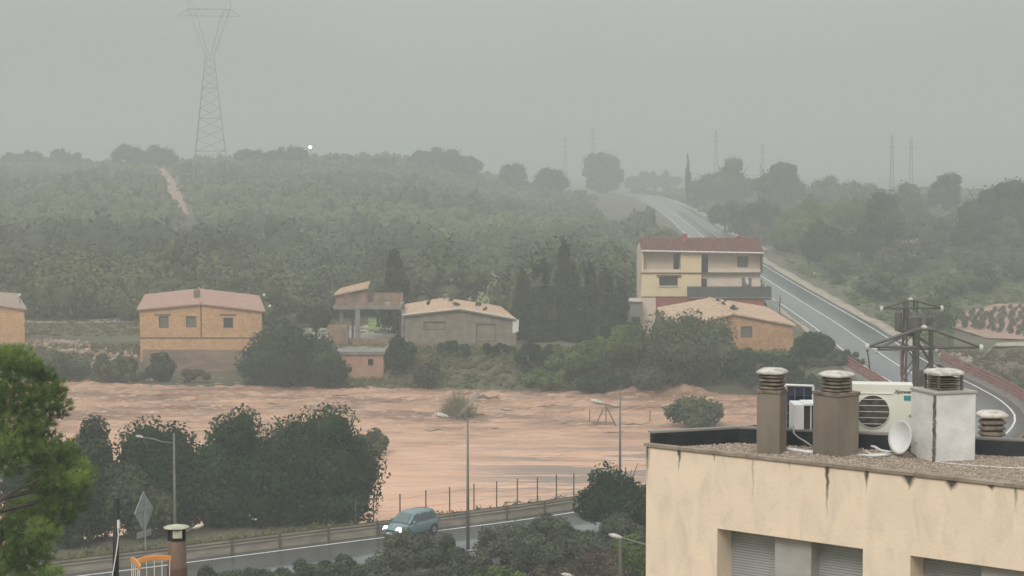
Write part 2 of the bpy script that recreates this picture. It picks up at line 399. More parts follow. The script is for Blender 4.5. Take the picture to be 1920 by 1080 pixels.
def base_h(x, y):
    x = np.asarray(x, float); y = np.asarray(y, float)
    s = 0.0400 + (0.0125 - 0.0400) * sstep(-75, 22, x - 0.02 * (y - 270))
    s = s - 0.004 * sstep(-60, -190, x)
    hill = np.where(y > 262, s * (np.clip(y, 262, 860) - 262), 0)
    far = 1.0 + hill + 0.5 * np.sin(x * 0.05 + 1) * sstep(300, 400, y) - sstep(880, 1400, y) * (hill - 1) * 0.6
    # terraces of the orchard hillside
    tr = sstep(300, 360, y) * sstep(60, 10, x - 0.02 * (y - 270))
    ph = (y + 14 * np.sin(x * 0.018)) / 38.0
    far = far + tr * 0.7 * (np.abs((ph % 1) - 0.5) * 2 - 0.5)
    near = np.zeros_like(x)
    fb = yF(x); nb = yN(x)
    h = np.where(y < (fb + nb) / 2, near, far)
    bed = WZ - 1.2
    foot = sstep(-44.5, -42.0, x) * sstep(-25, -29.5, x)
    foot2 = sstep(-20, -18, x) * sstep(-12.6, -14.2, x)
    kf = sstep(fb - 5, fb + 8.5, y) * (1 - foot) + (.31 * sstep(203, 208, y) + .69 * sstep(215.8, 218.5, y)) * foot; kn = sstep(nb + 4, nb - 3.2, y)
    kf = kf * (1 - foot2) + (.31 * sstep(202, 206, y) + .69 * sstep(212.4, 216.5, y)) * foot2
    h = np.where(y >= (fb + nb) / 2, bed + (h - bed) * kf, bed + (h - bed) * kn)
    return h
def hgt(x, y):
    h = base_h(x, y)
    d, z, al = road_dist(x, y)
    w = 1 - sstep(6.0, 15.0, d)
    span = (np.asarray(y) > yN(x) - 1) & (np.asarray(y) < yF(x) + 1)
    w = np.where(span & (np.asarray(x) > 20), 0, w)
    return h * (1 - w) + (z - 0.06) * w
def G(px, py):
    """photograph pixel to the point of the terrain under it"""
    r = ray(px, py)
    ts = np.linspace(60, 1400, 1400) / r[1]
    X = r[0] * ts; Y = r[1] * ts; Z = CZ + r[2] * ts
    H = hgt(X, Y); k = np.argmax(Z < H)
    if not (Z < H).any(): k = len(ts) - 1
    return np.array([X[k], Y[k], H[k]])
def ground(x, y): return float(hgt(np.array([x]), np.array([y]))[0])

def grid_mesh(xs, ys, zf):
    X, Y = np.meshgrid(xs, ys); Z = zf(X, Y)
    V = np.stack([X.ravel(), Y.ravel(), Z.ravel()], 1)
    nx, ny = len(xs), len(ys)
    i = np.arange((nx - 1) * (ny - 1)); r = i // (nx - 1); c = i % (nx - 1); a = r * nx + c
    return V, np.stack([a, a + 1, a + nx + 1, a + nx], 1)
xs = np.concatenate([np.linspace(-4000, -260, 18)[:-1], np.linspace(-260, -90, 40)[:-1], np.linspace(-90, 100, 135)[:-1], np.linspace(100, 300, 45)[:-1], np.linspace(300, 4000, 18)])
ys = np.concatenate([np.linspace(-120, 80, 20)[:-1], np.linspace(80, 300, 165)[:-1], np.linspace(300, 920, 120)[:-1], np.linspace(920, 5000, 30)])
V, Fq = grid_mesh(xs, ys, lambda X, Y: hgt(X, Y) + 0.12 * np.sin(X * 0.9 + Y * 0.31) * np.sin(Y * 0.7 - X * 0.23) * np.clip((road_dist(X, Y)[0] - 7) / 4, 0, 1))
tag(obj('ground', mesh_np('ground', V, Fq, M['ground'], True)), kind='structure')

# ---- flood water
wx = np.concatenate([np.linspace(-150, -62, 60)[:-1], np.linspace(-62, 55, 330), np.linspace(55, 150, 40)[1:]]); wy = np.concatenate([np.linspace(55, 100, 20)[:-1], np.linspace(100, 150, 90)[:-1], np.linspace(150, 228, 300)])
rs = np.random.RandomState(5)
def waves(X, Y):
    Z = np.full(X.shape, WZ)
    env = 0.10 + 0.90 * sstep(152, 196, Y)                      # rougher towards the far bank
    for k in range(44):
        lam = rs.uniform(.9, 5.0); th = rs.normal(1.25, 0.42)
        kx, ky = math.cos(th) * 2 * math.pi / lam, math.sin(th) * 2 * math.pi / lam
        a = 0.038 * lam ** 0.30; ph = rs.uniform(0, 6.28)
        mod = 0.5 + 0.5 * np.sin(X * rs.uniform(.02, .12) + Y * rs.uniform(.02, .14) + rs.uniform(0, 6.28))
        s_ = np.sin(X * kx + Y * ky + ph + 1.1 * np.sin(X * 0.11 + ph) + 0.8 * np.sin(Y * 0.17 + 2 * ph))
        Z = Z + a * env * mod * (1 - np.abs(s_)) * 1.5 - a * env * 0.27
    for (cx, cy, sx, sy, h) in ((15.2, 200.5, 3.3, 1.4, 1.15), (18.5, 199.0, 2.0, 1.6, .8), (-2, 199.0, 2.2, .9, .45)):
        Z = Z + h * np.exp(-((X - cx) / sx) ** 2 - ((Y - cy) / sy) ** 2) * (1 + .25 * np.sin(X * 3.1 + Y * 2))
    return Z
V, Fq = grid_mesh(wx, wy, waves)
wm = bpy.data.materials.new('muddy_flood_water'); wm.use_nodes = True
t = wm.node_tree; b = t.nodes['Principled BSDF']
co = t.nodes.new('ShaderNodeTexCoord')
def wn(scale, st, det=8, rough=0.6, dist=0.0):
    mp = t.nodes.new('ShaderNodeMapping'); mp.inputs['Scale'].default_value = st
    n = t.nodes.new('ShaderNodeTexNoise'); n.inputs['Scale'].default_value = scale; n.inputs['Detail'].default_value = det; n.inputs['Roughness'].default_value = rough; n.inputs['Distortion'].default_value = dist
    t.links.new(co.outputs['Object'], mp.inputs[0]); t.links.new(mp.outputs[0], n.inputs[0]); return n.outputs[0]
def ramp(src, p0, p1, c0, c1):
    r = t.nodes.new('ShaderNodeValToRGB'); r.color_ramp.elements[0].position = p0; r.color_ramp.elements[1].position = p1
    r.color_ramp.elements[0].color = (*c0, 1); r.color_ramp.elements[1].color = (*c1, 1); t.links.new(src, r.inputs[0]); return r.outputs[0]
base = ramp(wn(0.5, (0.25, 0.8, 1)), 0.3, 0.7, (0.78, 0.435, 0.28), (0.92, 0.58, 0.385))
dark = ramp(wn(0.8, (0.30, 1.5, 1), 10, 0.72, 1.6), 0.39, 0.47, (0, 0, 0), (1, 1, 1))  # wave shading put into the colour as dark streaks
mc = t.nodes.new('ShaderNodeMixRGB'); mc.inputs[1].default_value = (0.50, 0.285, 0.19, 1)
DK = (t, mc, dark, base)
# slack water near the flooded field: thinner grey-brown, sky reflection put into colour
gp = ramp(wn(0.15, (0.40, 2.2, 1), 9, 0.72, 0.5), 0.46, 0.52, (0, 0, 0), (1, 1, 1))
sx = t.nodes.new('ShaderNodeSeparateXYZ'); t.links.new(co.outputs['Object'], sx.inputs[0])
def rng(src, a, b2, c=0.0, d=1.0):
    r = t.nodes.new('ShaderNodeMapRange'); r.interpolation_type = 'SMOOTHSTEP'
    for i, v in enumerate((a, b2, c, d)): r.inputs[i + 1].default_value = v
    t.links.new(src, r.inputs[0]); return r.outputs[0]
def inv1(a):
    n = t.nodes.new('ShaderNodeMath'); n.operation = 'SUBTRACT'; n.inputs[0].default_value = 1.0; t.links.new(a, n.inputs[1]); return n.outputs[0]
def mul(a, b2, op='MULTIPLY'):
    n = t.nodes.new('ShaderNodeMath'); n.operation = op; t.links.new(a, n.inputs[0])
    if isinstance(b2, float): n.inputs[1].default_value = b2
    else: t.links.new(b2, n.inputs[1])
    return n.outputs[0]
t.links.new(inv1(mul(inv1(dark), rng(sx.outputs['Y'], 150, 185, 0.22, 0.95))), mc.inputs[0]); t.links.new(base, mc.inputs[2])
mask = mul(mul(mul(gp, rng(sx.outputs['Y'], 132, 142)), rng(sx.outputs['Y'], 170, 155)), rng(sx.outputs['X'], -9, 3))
mc2 = t.nodes.new('ShaderNodeMixRGB'); mc2.inputs[2].default_value = (0.29, 0.235, 0.20, 1)
t.links.new(mul(mask, 0.9), mc2.inputs[0]); t.links.new(mc.outputs[0], mc2.inputs[1])
def ridged(scale, st, det, p0, p1, dist=0.6):
    mp = t.nodes.new('ShaderNodeMapping'); mp.inputs['Scale'].default_value = st; mp.inputs['Rotation'].default_value = (0, 0, rad(-8))
    n = t.nodes.new('ShaderNodeTexNoise'); n.noise_type = 'RIDGED_MULTIFRACTAL'; n.inputs['Scale'].default_value = scale; n.inputs['Detail'].default_value = det; n.inputs['Roughness'].default_value = .55; n.inputs['Distortion'].default_value = dist
    n.inputs['Offset'].default_value = 1.0; n.inputs['Gain'].default_value = 2.0; n.normalize = True
    t.links.new(co.outputs['Object'], mp.inputs[0]); t.links.new(mp.outputs[0], n.inputs[0]); return ramp(n.outputs[0], p0, p1, (0, 0, 0), (1, 1, 1))
crest = mul(ridged(0.55, (0.30, 1.15, 1), 5, 0.80, 0.93), ramp(wn(0.16, (0.5, 1.2, 1), 3), 0.42, 0.60, (0, 0, 0), (1, 1, 1)))  # thin dark lines: shaded wave crests painted into the colour
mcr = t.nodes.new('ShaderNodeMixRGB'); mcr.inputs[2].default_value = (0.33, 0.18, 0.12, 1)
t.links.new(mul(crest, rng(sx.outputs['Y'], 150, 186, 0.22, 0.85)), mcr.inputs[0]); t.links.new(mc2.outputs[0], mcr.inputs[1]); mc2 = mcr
foam = ramp(wn(1.3, (0.3, 1.5, 1), 10, 0.7, 0.9), 0.54, 0.64, (0, 0, 0), (1, 1, 1))
mc3 = t.nodes.new('ShaderNodeMixRGB'); mc3.inputs[2].default_value = (0.90, 0.70, 0.56, 1)
t.links.new(mul(foam, rng(sx.outputs['Y'], 158, 190)), mc3.inputs[0]); t.links.new(mc2.outputs[0], mc3.inputs[1])
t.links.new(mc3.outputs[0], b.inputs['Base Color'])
b.inputs['Roughness'].default_value = 0.42; b.inputs['Specular IOR Level'].default_value = 0.3
bn = t.nodes.new('ShaderNodeBump'); bn.inputs['Strength'].default_value = 1.0; bn.inputs['Distance'].default_value = 1.1
t.links.new(mul(wn(0.9, (0.4, 1.2, 1), 12, 0.7, 0.6), rng(sx.outputs['Y'], 145, 195, 0.25, 1.0)), bn.inputs['Height']); t.links.new(bn.outputs[0], b.inputs['Normal'])
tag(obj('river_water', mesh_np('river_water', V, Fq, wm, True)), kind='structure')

# ---- haze of the rain
hz = MB(); hz.b2(-4100, 4100, -140, 5100, WZ - 2.5, 96)
hm = bpy.data.materials.new('rain_haze'); hm.use_nodes = True
t = hm.node_tree; t.nodes.clear()
ho = t.nodes.new('ShaderNodeOutputMaterial'); pv = t.nodes.new('ShaderNodeVolumePrincipled')
pv.inputs['Color'].default_value = (0.76, 0.785, 0.77, 1); pv.inputs['Density'].default_value = 0.00142; pv.inputs['Anisotropy'].default_value = 0.0
t.links.new(pv.outputs[0], ho.inputs['Volume'])
tag(hz.build('haze', hm), kind='stuff')

# ---- road ribbon, markings
def along(P):
    d = np.gradient(P[:, :2], axis=0); d /= np.linalg.norm(d, axis=1)[:, None]
    return np.stack([d[:, 1], -d[:, 0]], 1)          # unit vector to the right of travel (towards the far end)
def ribbon(name, P, o0, o1, dz, m, thick=0.0, kind='structure', parent=None, wob=0.0):
    N = along(P); rr = np.random.RandomState(3)
    w0 = np.convolve(rr.normal(0, wob, len(P)), np.ones(3) / 3, 'same') if wob else 0
    A = P[:, :2] + N * (o0 + 0 * P[:, 0] + w0)[:, None] if wob else P[:, :2] + N * o0
    w1 = np.convolve(rr.normal(0, wob, len(P)), np.ones(3) / 3, 'same') if wob else 0
    B = P[:, :2] + N * (o1 + 0 * P[:, 0] + w1)[:, None] if wob else P[:, :2] + N * o1
    n = len(P); z = P[:, 2] + dz
    V = [np.c_[A, z], np.c_[B, z]]
    i = np.arange(n - 1); Fs = [np.stack([i, i + n, i + n + 1, i + 1], 1)]
    if thick:
        V += [np.c_[A, z - thick], np.c_[B, z - thick]]
        Fs += [np.stack([i + 2 * n, i, i + 1, i + 1 + 2 * n], 1), np.stack([i + n, i + 3 * n, i + 1 + 3 * n, i + 1 + n], 1)]
    o = obj(name, mesh_np(name, np.concatenate(V), np.concatenate(Fs), m), parent)
    return tag(o, kind=kind)
def seg(y0, y1): return ROAD[(ROAD[:, 1] >= y0) & (ROAD[:, 1] <= y1)]
NEAR = seg(60, 150)
ribbon('road', ROAD, -4.5, 4.5, 0.04, M['asphalt'], 0.7)
ribbon('road_marking', ROAD, -3.75, -3.58, 0.046, M['paint'])
ribbon('road_marking', ROAD, 3.58, 3.75, 0.046, M['paint'])
ribbon('road_marking', seg(118, 1000), -0.08, 0.08, 0.046, M['paint'])
for k in range(1, 10):                                         # dashes on the near stretch
    P = seg(62 + k * 6, 64.3 + k * 6)
    if len(P) > 1: ribbon('road_marking', P, -0.07, 0.07, 0.046, M['paint'])
ribbon('road', seg(430, 900), 4.5, 8.6, .038, M['asphalt'], .5)
ribbon('road_marking', seg(430, 880), 8.0, 8.2, 0.046, M['paint'])
ribbon('verge', seg(427, 900), 8.6, 10.6, 0.02, M['verge'], 0.3, wob=0.35)
ribbon('verge', seg(212, 430), 4.5, 6.4, 0.02, M['verge'], 0.3, wob=0.35)
ribbon('verge', seg(212, 300), -5.4, -4.5, 0.02, M['verge'], 0.3, wob=0.2)

# ================================================================== buildings
def px_pts(lst, Y): return [tuple(atY(a, b, Y)) for a, b in lst]

def roof_plane(mb, fe, fr, br, be, th=0.14, ribs=0, amp=0.13):
    """one pitch: front eave, front ridge, back ridge, back eave; corrugated in the tile direction when ribs>0"""
    fe, fr, br, be = [Vector([float(k) for k in p]) for p in (fe, fr, br, be)]
    n = max(1, ribs * 4)
    up = (fr - fe).cross(be - fe).normalized()
    if up.z < 0: up = -up
    vs = []; fs = []
    for i in range(n + 1):                       # from front to back: tile columns run down the pitch
        t = i / n; a = fe.lerp(be, t); c = fr.lerp(br, t)
        o = up * (amp * math.sin(i * math.pi / 2) if ribs else 0)
        vs += [a + o, c + o, a - up * th, c - up * th]
    for i in range(n):
        k = 4 * i
        fs += [(k, k + 4, k + 5, k + 1), (k + 2, k + 3, k + 7, k + 6), (k, k + 2, k + 6, k + 4), (k + 1, k + 5, k + 7, k + 3)]
    fs += [(0, 1, 3, 2), (4 * n, 4 * n + 2, 4 * n + 3, 4 * n + 1)]
    mb.add(vs, fs)

def holed_wall(mb, x0, x1, y, z0, top, holes, depth=0.25, ridge=None, rev=None):
    """front wall facing -Y in the plane y; top: function of x; holes: (xa, xb, za, zb)"""
    xsn = sorted(set([x0, x1] + [h[0] for h in holes] + [h[1] for h in holes] + ([ridge] if ridge is not None else [])))
    for a, c in zip(xsn[:-1], xsn[1:]):
        if c - a < 1e-5: continue
        m = (a + c) / 2; hs = sorted([h for h in holes if h[0] < m < h[1]], key=lambda h: h[2])
        zc = z0
        for h in hs:
            if h[2] > zc + 1e-4: mb.quad((a, y, zc), (c, y, zc), (c, y, h[2]), (a, y, h[2]))
            zc = h[3]
        mb.quad((a, y, zc), (c, y, zc), (c, y, top(c)), (a, y, top(a)))
    for xa, xb, za, zb in holes:
        mb.quad((xa, y, za), (xa, y, zb), (xa, y + depth, zb), (xa, y + depth, za))
        mb.quad((xb, y, zb), (xb, y, za), (xb, y + depth, za), (xb, y + depth, zb))
        mb.quad((xa, y, zb), (xb, y, zb), (xb, y + depth, zb), (xa, y + depth, zb))
        mb.quad((xb, y, za), (xa, y, za), (xa, y + depth, za), (xb, y + depth, za))

def hole(px0, px1, py0, py1, Y):
    a = atY(px0, py1, Y); c = atY(px1, py0, Y); return (a[0], c[0], a[2], c[2])

def window(parent, h, y, depth, panem, frame=0.08, bars=0, shutterboards=False):
    xa, xb, za, zb = h
    f = MB(); w = frame
    for (a, c, d, e) in ((xa, xb, za, za + w), (xa, xb, zb - w, zb), (xa, xa + w, za + w, zb - w), (xb - w, xb, za + w, zb - w)):
        f.b2(a, c, y + depth - 0.08, y + depth, d, e)
    if bars:
        for k in range(1, bars):
            x = xa + (xb - xa) * k / bars; f.b2(x - 0.03, x + 0.03, y + depth - 0.075, y + depth - 0.005, za + w, zb - w)
    wo = f.build('window', M['frame'], parent, world=True)
    p = MB(); p.b2(xa + .002, xb - .002, y + depth - 0.04, y + depth + 0.1, za + .002, zb - .002)
    pp = p.build('pane' if not shutterboards else 'shutter', panem, None)
    inv = Matrix.Translation(parent.location).inverted()
    pp.data.transform(inv); pp.parent = wo
    return wo

def cottage(name, label, pxs, Yf, Yb, zb, wallm, roofm, wins, ribs=26, over=0.35, wall_px=None, back_px=None):
    """low gabled house, gable wall to the camera. pxs: FL FC FR BL BC BR of the roof in the photograph"""
    FL, FC, FR = [Vector(list(atY(a, c, Yf - over))) for a, c in pxs[:3]]
    BL, BC, BR = [Vector(list(atY(a, c, Yb))) for a, c in pxs[3:]]
    base = thing(name, label, 'house', (FC.x, Yf, zb))
    x0, x1 = wall_px if wall_px else (pxs[0][0] + 5, pxs[2][0] - 5)
    X0 = atY(x0, 600, Yf)[0]; X1 = atY(x1, 600, Yf)[0]
    def top(x):
        if x < FC.x: t_ = (x - FL.x) / (FC.x - FL.x); z = FL.z + (FC.z - FL.z) * t_
        else: t_ = (x - FC.x) / (FR.x - FC.x); z = FC.z + (FR.z - FC.z) * t_
        return z - 0.13
    hs = [hole(*w[:4], Yf) for w in wins]
    w = MB(); holed_wall(w, X0, X1, Yf, zb, top, hs, ridge=FC.x)
    # side and back walls
    def rz(x, y):                               # underside of the roof at the back
        t_ = (y - Yf) / (Yb - Yf); 
        if x < FC.x: a = FL.lerp(BL, t_); c = FC.lerp(BC, t_)
        else: a = FR.lerp(BR, t_); c = FC.lerp(BC, t_)
        u = (x - a.x) / (c.x - a.x) if abs(c.x - a.x) > 1e-6 else 0
        return a.z + (c.z - a.z) * min(max(u, 0), 1) - 0.15
    Ye = Yb - 0.3
    XB0 = max(X0, BL.x + .4); XB1 = min(X1, BR.x - .4)
    w.quad((XB0, Ye, zb), (X0, Yf, zb), (X0, Yf, top(X0)), (XB0, Ye, rz(XB0, Ye)))
    w.quad((X1, Yf, zb), (XB1, Ye, zb), (XB1, Ye, rz(XB1, Ye)), (X1, Yf, top(X1)))
    xm = BC.x
    w.add([(XB1, Ye, zb), (XB0, Ye, zb), (XB0, Ye, rz(XB0, Ye)), (xm, Ye, rz(xm, Ye)), (XB1, Ye, rz(XB1, Ye))], [(0, 1, 2, 3, 4)])
    w.build('wall', wallm, base, world=True)
    r = MB(); roof_plane(r, FL, FC, BC, BL, ribs=ribs); roof_plane(r, FR, FC, BC, BR, ribs=ribs)
    ro = r.build('roof', roofm, base, world=True)
    rd = MB(); n = 14
    for i in range(n):                           # ridge tiles
        a = FC.lerp(BC, i / n); c = FC.lerp(BC, (i + .94) / n); rd.tube([(a.x, a.y, a.z + .02), (c.x, c.y, c.z + .05)], 0.16, 6)
    rdo = rd.build('ridge_tiles', roofm, None); rdo.data.transform(Matrix.Translation(base.location).inverted()); rdo.parent = ro
    for h, ww in zip(hs, wins):
        window(base, h, Yf, 0.22, M[ww[4]], frame=ww[5] if len(ww) > 5 else 0.08, shutterboards=ww[4] != 'darkwin')
    return base, ro, (FL, FC, FR, BL, BC, BR)

# ---- brick house, left of the river bank
YB = 217.0
bh, bro, K = cottage('stone_house', 'wide orange stone house with pink tiled roof and three small windows', [(257, 580), (377, 569), (497, 583), (272, 553), (373, 542), (486, 555)], YB, YB + 15, -2.6,
    M['orange'], M['pinktile'], [(298, 316, 593, 615, 'greyshutter'), (349, 368, 593, 614, 'greyshutter'), (419, 437, 596, 615, 'darkwin')], wall_px=(262, 491))
q = MB()
p0 = atY(262, 633, YB); p1 = atY(491, 635, YB); q.b2(p0[0] - .02, p1[0] + .02, YB - .05, YB - .002, p0[2] - .1, p0[2] + .02)
q.b2(atY(377, 600, YB)[0] - .06, atY(377, 600, YB)[0] + .06, YB - .047, YB - .003, p0[2] + .02, atY(377, 572, YB)[2])
for a, c in ((290, 320), (412, 442)):
    l = atY(a, 591, YB); r_ = atY(c, 591, YB); q.b2(l[0], r_[0], YB - .09, YB - .002, l[2], l[2] + .12)
q.build('string_course', M['frame'], bh, world=True)
q = MB(); p0 = atY(268, 656, YB - .4); p1 = atY(440, 721, YB - .4); q.b2(p0[0], atY(500, 690, YB)[0], YB - 0.7, YB - .03, -3.2, p0[2]); q.build('foundation_wall', M['darkconcrete'], bh, world=True)
q = MB(); z0 = K[1].z; c0 = atY(373, 556, YB + 5)
q.box((c0[0] - .25, YB + 5, c0[2] - .1), (.65, .7, 1.5)); q.box((c0[0] - .25, YB + 5, c0[2] + .85), (.5, .55, .12))
for dx in (-.2, .2):
    for dy in (-.2, .2): q.box((c0[0] - .25 + dx, YB + 5 + dy, c0[2] + .72), (.07, .07, .2))
ch = q.build('chimney', M['capconc'], None); ch.data.transform(Matrix.Translation(bh.location).inverted()); ch.parent = bro
# ---- house cut by the left edge
cottage('stone_house', 'small orange stone house with faded roof at the left edge beside the gravel road', [(-75, 578), (-25, 568), (50, 580), (-70, 555), (-20, 548), (33, 551)], 221, 232, -0.6,
    M['orange'], M['greytile'], [(-52, -38, 592, 612, 'darkwin')], wall_px=(-70, 46))
# ---- grey house in the middle
YG = 222.0
gh, gro, K = cottage('farmhouse', 'grey brown rendered house with sandy tiled roof above the river bank', [(755, 592), (862, 580), (967, 599), (760, 571), (832, 559), (938, 575)], YG, YG + 15, -1.2,
    M['greystone'], M['sandtile'], [(794, 836, 603, 619, 'greystone', .12), (893, 930, 607, 641, 'greystone', .10)], wall_px=(759, 968), ribs=20)
q = MB()                                           # pale verge tiles along the gable
for a, c in ((K[0], K[1]), (K[1], K[2])):
    n = 18
    for i in range(n):
        p = a.lerp(c, i / n); r_ = a.lerp(c, (i + .9) / n); q.tube([(p.x, p.y - .05, p.z + .06), (r_.x, r_.y - .05, r_.z + .09)], .13, 6)
o = q.build('verge_tiles', M['whitecap'], None); o.data.transform(Matrix.Translation(gh.location).inverted()); o.parent = gro
q = MB(); p0 = atY(960, 600, YG); q.prism([tuple(atY(961, 597, YG - .15)), tuple(atY(973, 600, YG - .15)), tuple(atY(972, 622, YG - .15)), tuple(atY(961, 625, YG - .15))], (0, .12, 0)); q.build('corner_panel', M['white'], gh, world=True)
c0 = atY(835, 562, YG + 13); q = MB(); q.box((c0[0], YG + 13, c0[2]), (.55, .55, 1.0)); q.lathe([(.4, .5), (.42, .56), (.1, .75)], (c0[0], YG + 13, c0[2]), 8)
ch = q.build('chimney', M['capconc'], None); ch.data.transform(Matrix.Translation(gh.location).inverted()); ch.parent = gro
# annex wall left of it
# ---- barn in front of the yellow house
YR = 213.0
cottage('barn', 'rust orange stone barn with broad sandy tiled roof below the yellow house', [(1258, 616), (1376, 588), (1492, 610), (1232, 577), (1330, 559), (1437, 576)], YR, YR + 17, -1.0,
    M['barn'], M['sandtile'], [(1389, 1411, 612, 633, 'greyshutter')], wall_px=(1263, 1487), ribs=22)
# rough ridge stones on the barn and small plants growing on the grey roof come later

# ---- yellow three storey house
YY = 238.0
def Z(py): return atY(1300, py, YY)[2]
def X(px): return atY(px, 520, YY)[0]
yh = thing('apartment_house', 'tall yellow and pink house with red tiled roof and recessed balconies', 'house', (X(1315), YY, 1.0))
D2 = 3.0
w = MB()
# solid blocks: main body behind, projecting parts in front
w.b2(X(1203), X(1428), YY + 1.1, YY + 9.5, 1.0, Z(470))
w.build('rear_wall', M['pinkrender'], yh, world=True)
w = MB()
holed_wall(w, X(1203), X(1315), YY, Z(556), lambda x: Z(513), [(X(1236), X(1271), Z(536), Z(518))])
w.b2(X(1203), X(1206.5), YY, YY + 1.1, Z(512), Z(470))                       # left fin
w.b2(X(1276), X(1315), YY, YY + 1.1, Z(511), Z(470))                          # projecting bay
w.quad((X(1315), YY, Z(556)), (X(1315), YY + 1.1, Z(556)), (X(1315), YY + 1.1, Z(513)), (X(1315), YY, Z(513)))
w.quad((X(1203), YY + 1.1, Z(556)), (X(1203), YY, Z(556)), (X(1203), YY, Z(513)), (X(1203), YY + 1.1, Z(513)))
w.build('wall', M['yellow'], yh, world=True)
w = MB(); w.b2(X(1204), X(1230), YY + .1, YY + 1.1, 0.6, Z(558)); w.build('ground_floor_wall', M['pinkrender'], yh, world=True)
w = MB(); w.b2(X(1230), X(1286), YY + .15, YY + 1.1, 0.6, Z(557)); w.b2(X(1286), X(1430), YY - 1.6, YY + 1.1, 0.6, Z(556.5)); w.build('red_wall', M['redbrick'], yh, world=True)
w = MB(); w.b2(X(1202), X(1317), YY - .12, YY + 1.1, Z(513), Z(511.2)); w.b2(X(1315), X(1428), YY + .5, YY + 1.1, Z(514), Z(511)); w.b2(X(1427), X(1430.5), YY + .2, YY + 1.1, Z(512), Z(471))
w.build('balcony_slab', M['frame'], yh, world=True)
for a_, c_, y_, z_ in ((1206.8, 1275.6, .1, 505), (1329, 1428, .55, 504)):
    w = MB(); w.b2(X(a_), X(c_), YY + y_, YY + y_ + .1, Z(511), Z(z_)); w.build('balcony_parapet', M['pinkrender'], yh, world=True)
def door(p0, p1, q0, q1, yy, m='darkwin'):
    d = MB(); d.b2(X(p0), X(p1), yy - .05, yy - .003, Z(q1), Z(q0)); d.build('door', M[m], yh, world=True)
door(1264, 1275, 476, 511, YY + 1.1); door(1316, 1329, 479, 511, YY + 1.1); door(1316, 1327, 524, 545, YY + 1.1); door(1393, 1411, 522, 545, YY + 1.1, 'greyshutter')
window(yh, (X(1384), X(1404), Z(501), Z(482)), YY + .8, .28, M['greyshutter'], shutterboards=True)
window(yh, (X(1236), X(1271), Z(536), Z(518)), YY, .2, M['darkwin'], bars=5)
w = MB(); w.b2(X(1231), X(1277), YY - .25, YY - .002, Z(518), Z(515.5)); w.build('window_lintel', M['frame'], yh, world=True)
w = MB(); w.b2(X(1234), X(1273), YY - .12, YY - .002, Z(538), Z(536.3)); w.build('window_sill', M['whitecap'], yh, world=True)
r = MB()
zr1, zr0 = atY(1300, 446, YY + 4.5)[2], Z(470)
roof_plane(r, (X(1201.5), YY - .5, Z(468)), (X(1201.5), YY + 4.5, zr1), (X(1430), YY + 4.5, zr1), (X(1430), YY - .5, Z(472)), ribs=46)
roof_plane(r, (X(1201.5), YY + 10, zr0), (X(1201.5), YY + 4.5, zr1), (X(1430), YY + 4.5, zr1), (X(1430), YY + 10, zr0), ribs=0)
ro = r.build('roof', M['redtile'], yh, world=True)
w = MB()
w.add([(X(1203), YY + .3, zr0), (X(1203), YY + 9.4, zr0), (X(1203), YY + 4.5, zr1 - .15)], [(0, 1, 2)]); w.build('gable', M['white'], yh, world=True); w = MB(); w.add([(X(1428), YY + .3, zr0), (X(1428), YY + 9.4, zr0), (X(1428), YY + 4.5, zr1 - .15)], [(0, 1, 2)])
w.build('gable', M['white'], yh, world=True)
w = MB(); w.tube([(X(1201.5), YY - .58, Z(470)), (X(1430), YY - .58, Z(474))], .11, 6); w.build('gutter', M['white'], yh, world=True)
for a, c, dy in ((1283.5, 1291.5, 2.5), (1389, 1396, 4.4)):
    q = MB(); zt = atY(1290, 440 if a < 1300 else 444, YY + dy)[2]; q.b2(X(a), X(c), YY + dy, YY + dy + .6, zt - 1.6, zt); q.b2(X(a) - .08, X(c) + .08, YY + dy - .08, YY + dy + .68, zt, zt + .1)
    ch = q.build('chimney', M['redbrick'], None); ch.data.transform(Matrix.Translation(yh.location).inverted()); ch.parent = ro
# terrace with its dark screened railing
w = MB(); w.b2(X(1286), X(1444), YY - 1.9, YY + 2.2, Z(557), Z(555.4)); w.build('terrace_slab', M['concrete'], yh, world=True)
w = MB(); w.b2(X(1286), X(1443), YY - 1.85, YY - 1.8, Z(555.4), Z(536.5)); w.b2(X(1442.3), X(1443), YY - 1.8, YY + 2.2, Z(555.4), Z(536.5))
w.build('screen', mat('dark_green_mesh_screen', (0.06, 0.07, 0.065), (0.10, 0.11, 0.10), scale=2, rough=.8), yh, world=True)
for k in range(9):
    w = MB(); x = X(1286.5 + k * 19.3); w.b2(x - .04, x + .04, YY - 1.93, YY - 1.855, Z(555.3), Z(535)); w.build('railing_post', M['darkrail'], yh, world=True)
w = MB(); w.tube([(X(1286), YY - 1.88, Z(535.5)), (X(1443), YY - 1.88, Z(535.5))], .04, 6); w.build('handrail', M['darkrail'], yh, world=True)
w = MB(); w.b2(X(1430), X(1440), YY - 1.0, YY - .9, 1, Z(557)); w.b2(X(1441), X(1444), YY - 1.7, YY - 1.5, 1, Z(557)); w.build('terrace_pillar', M['concrete'], yh, world=True)
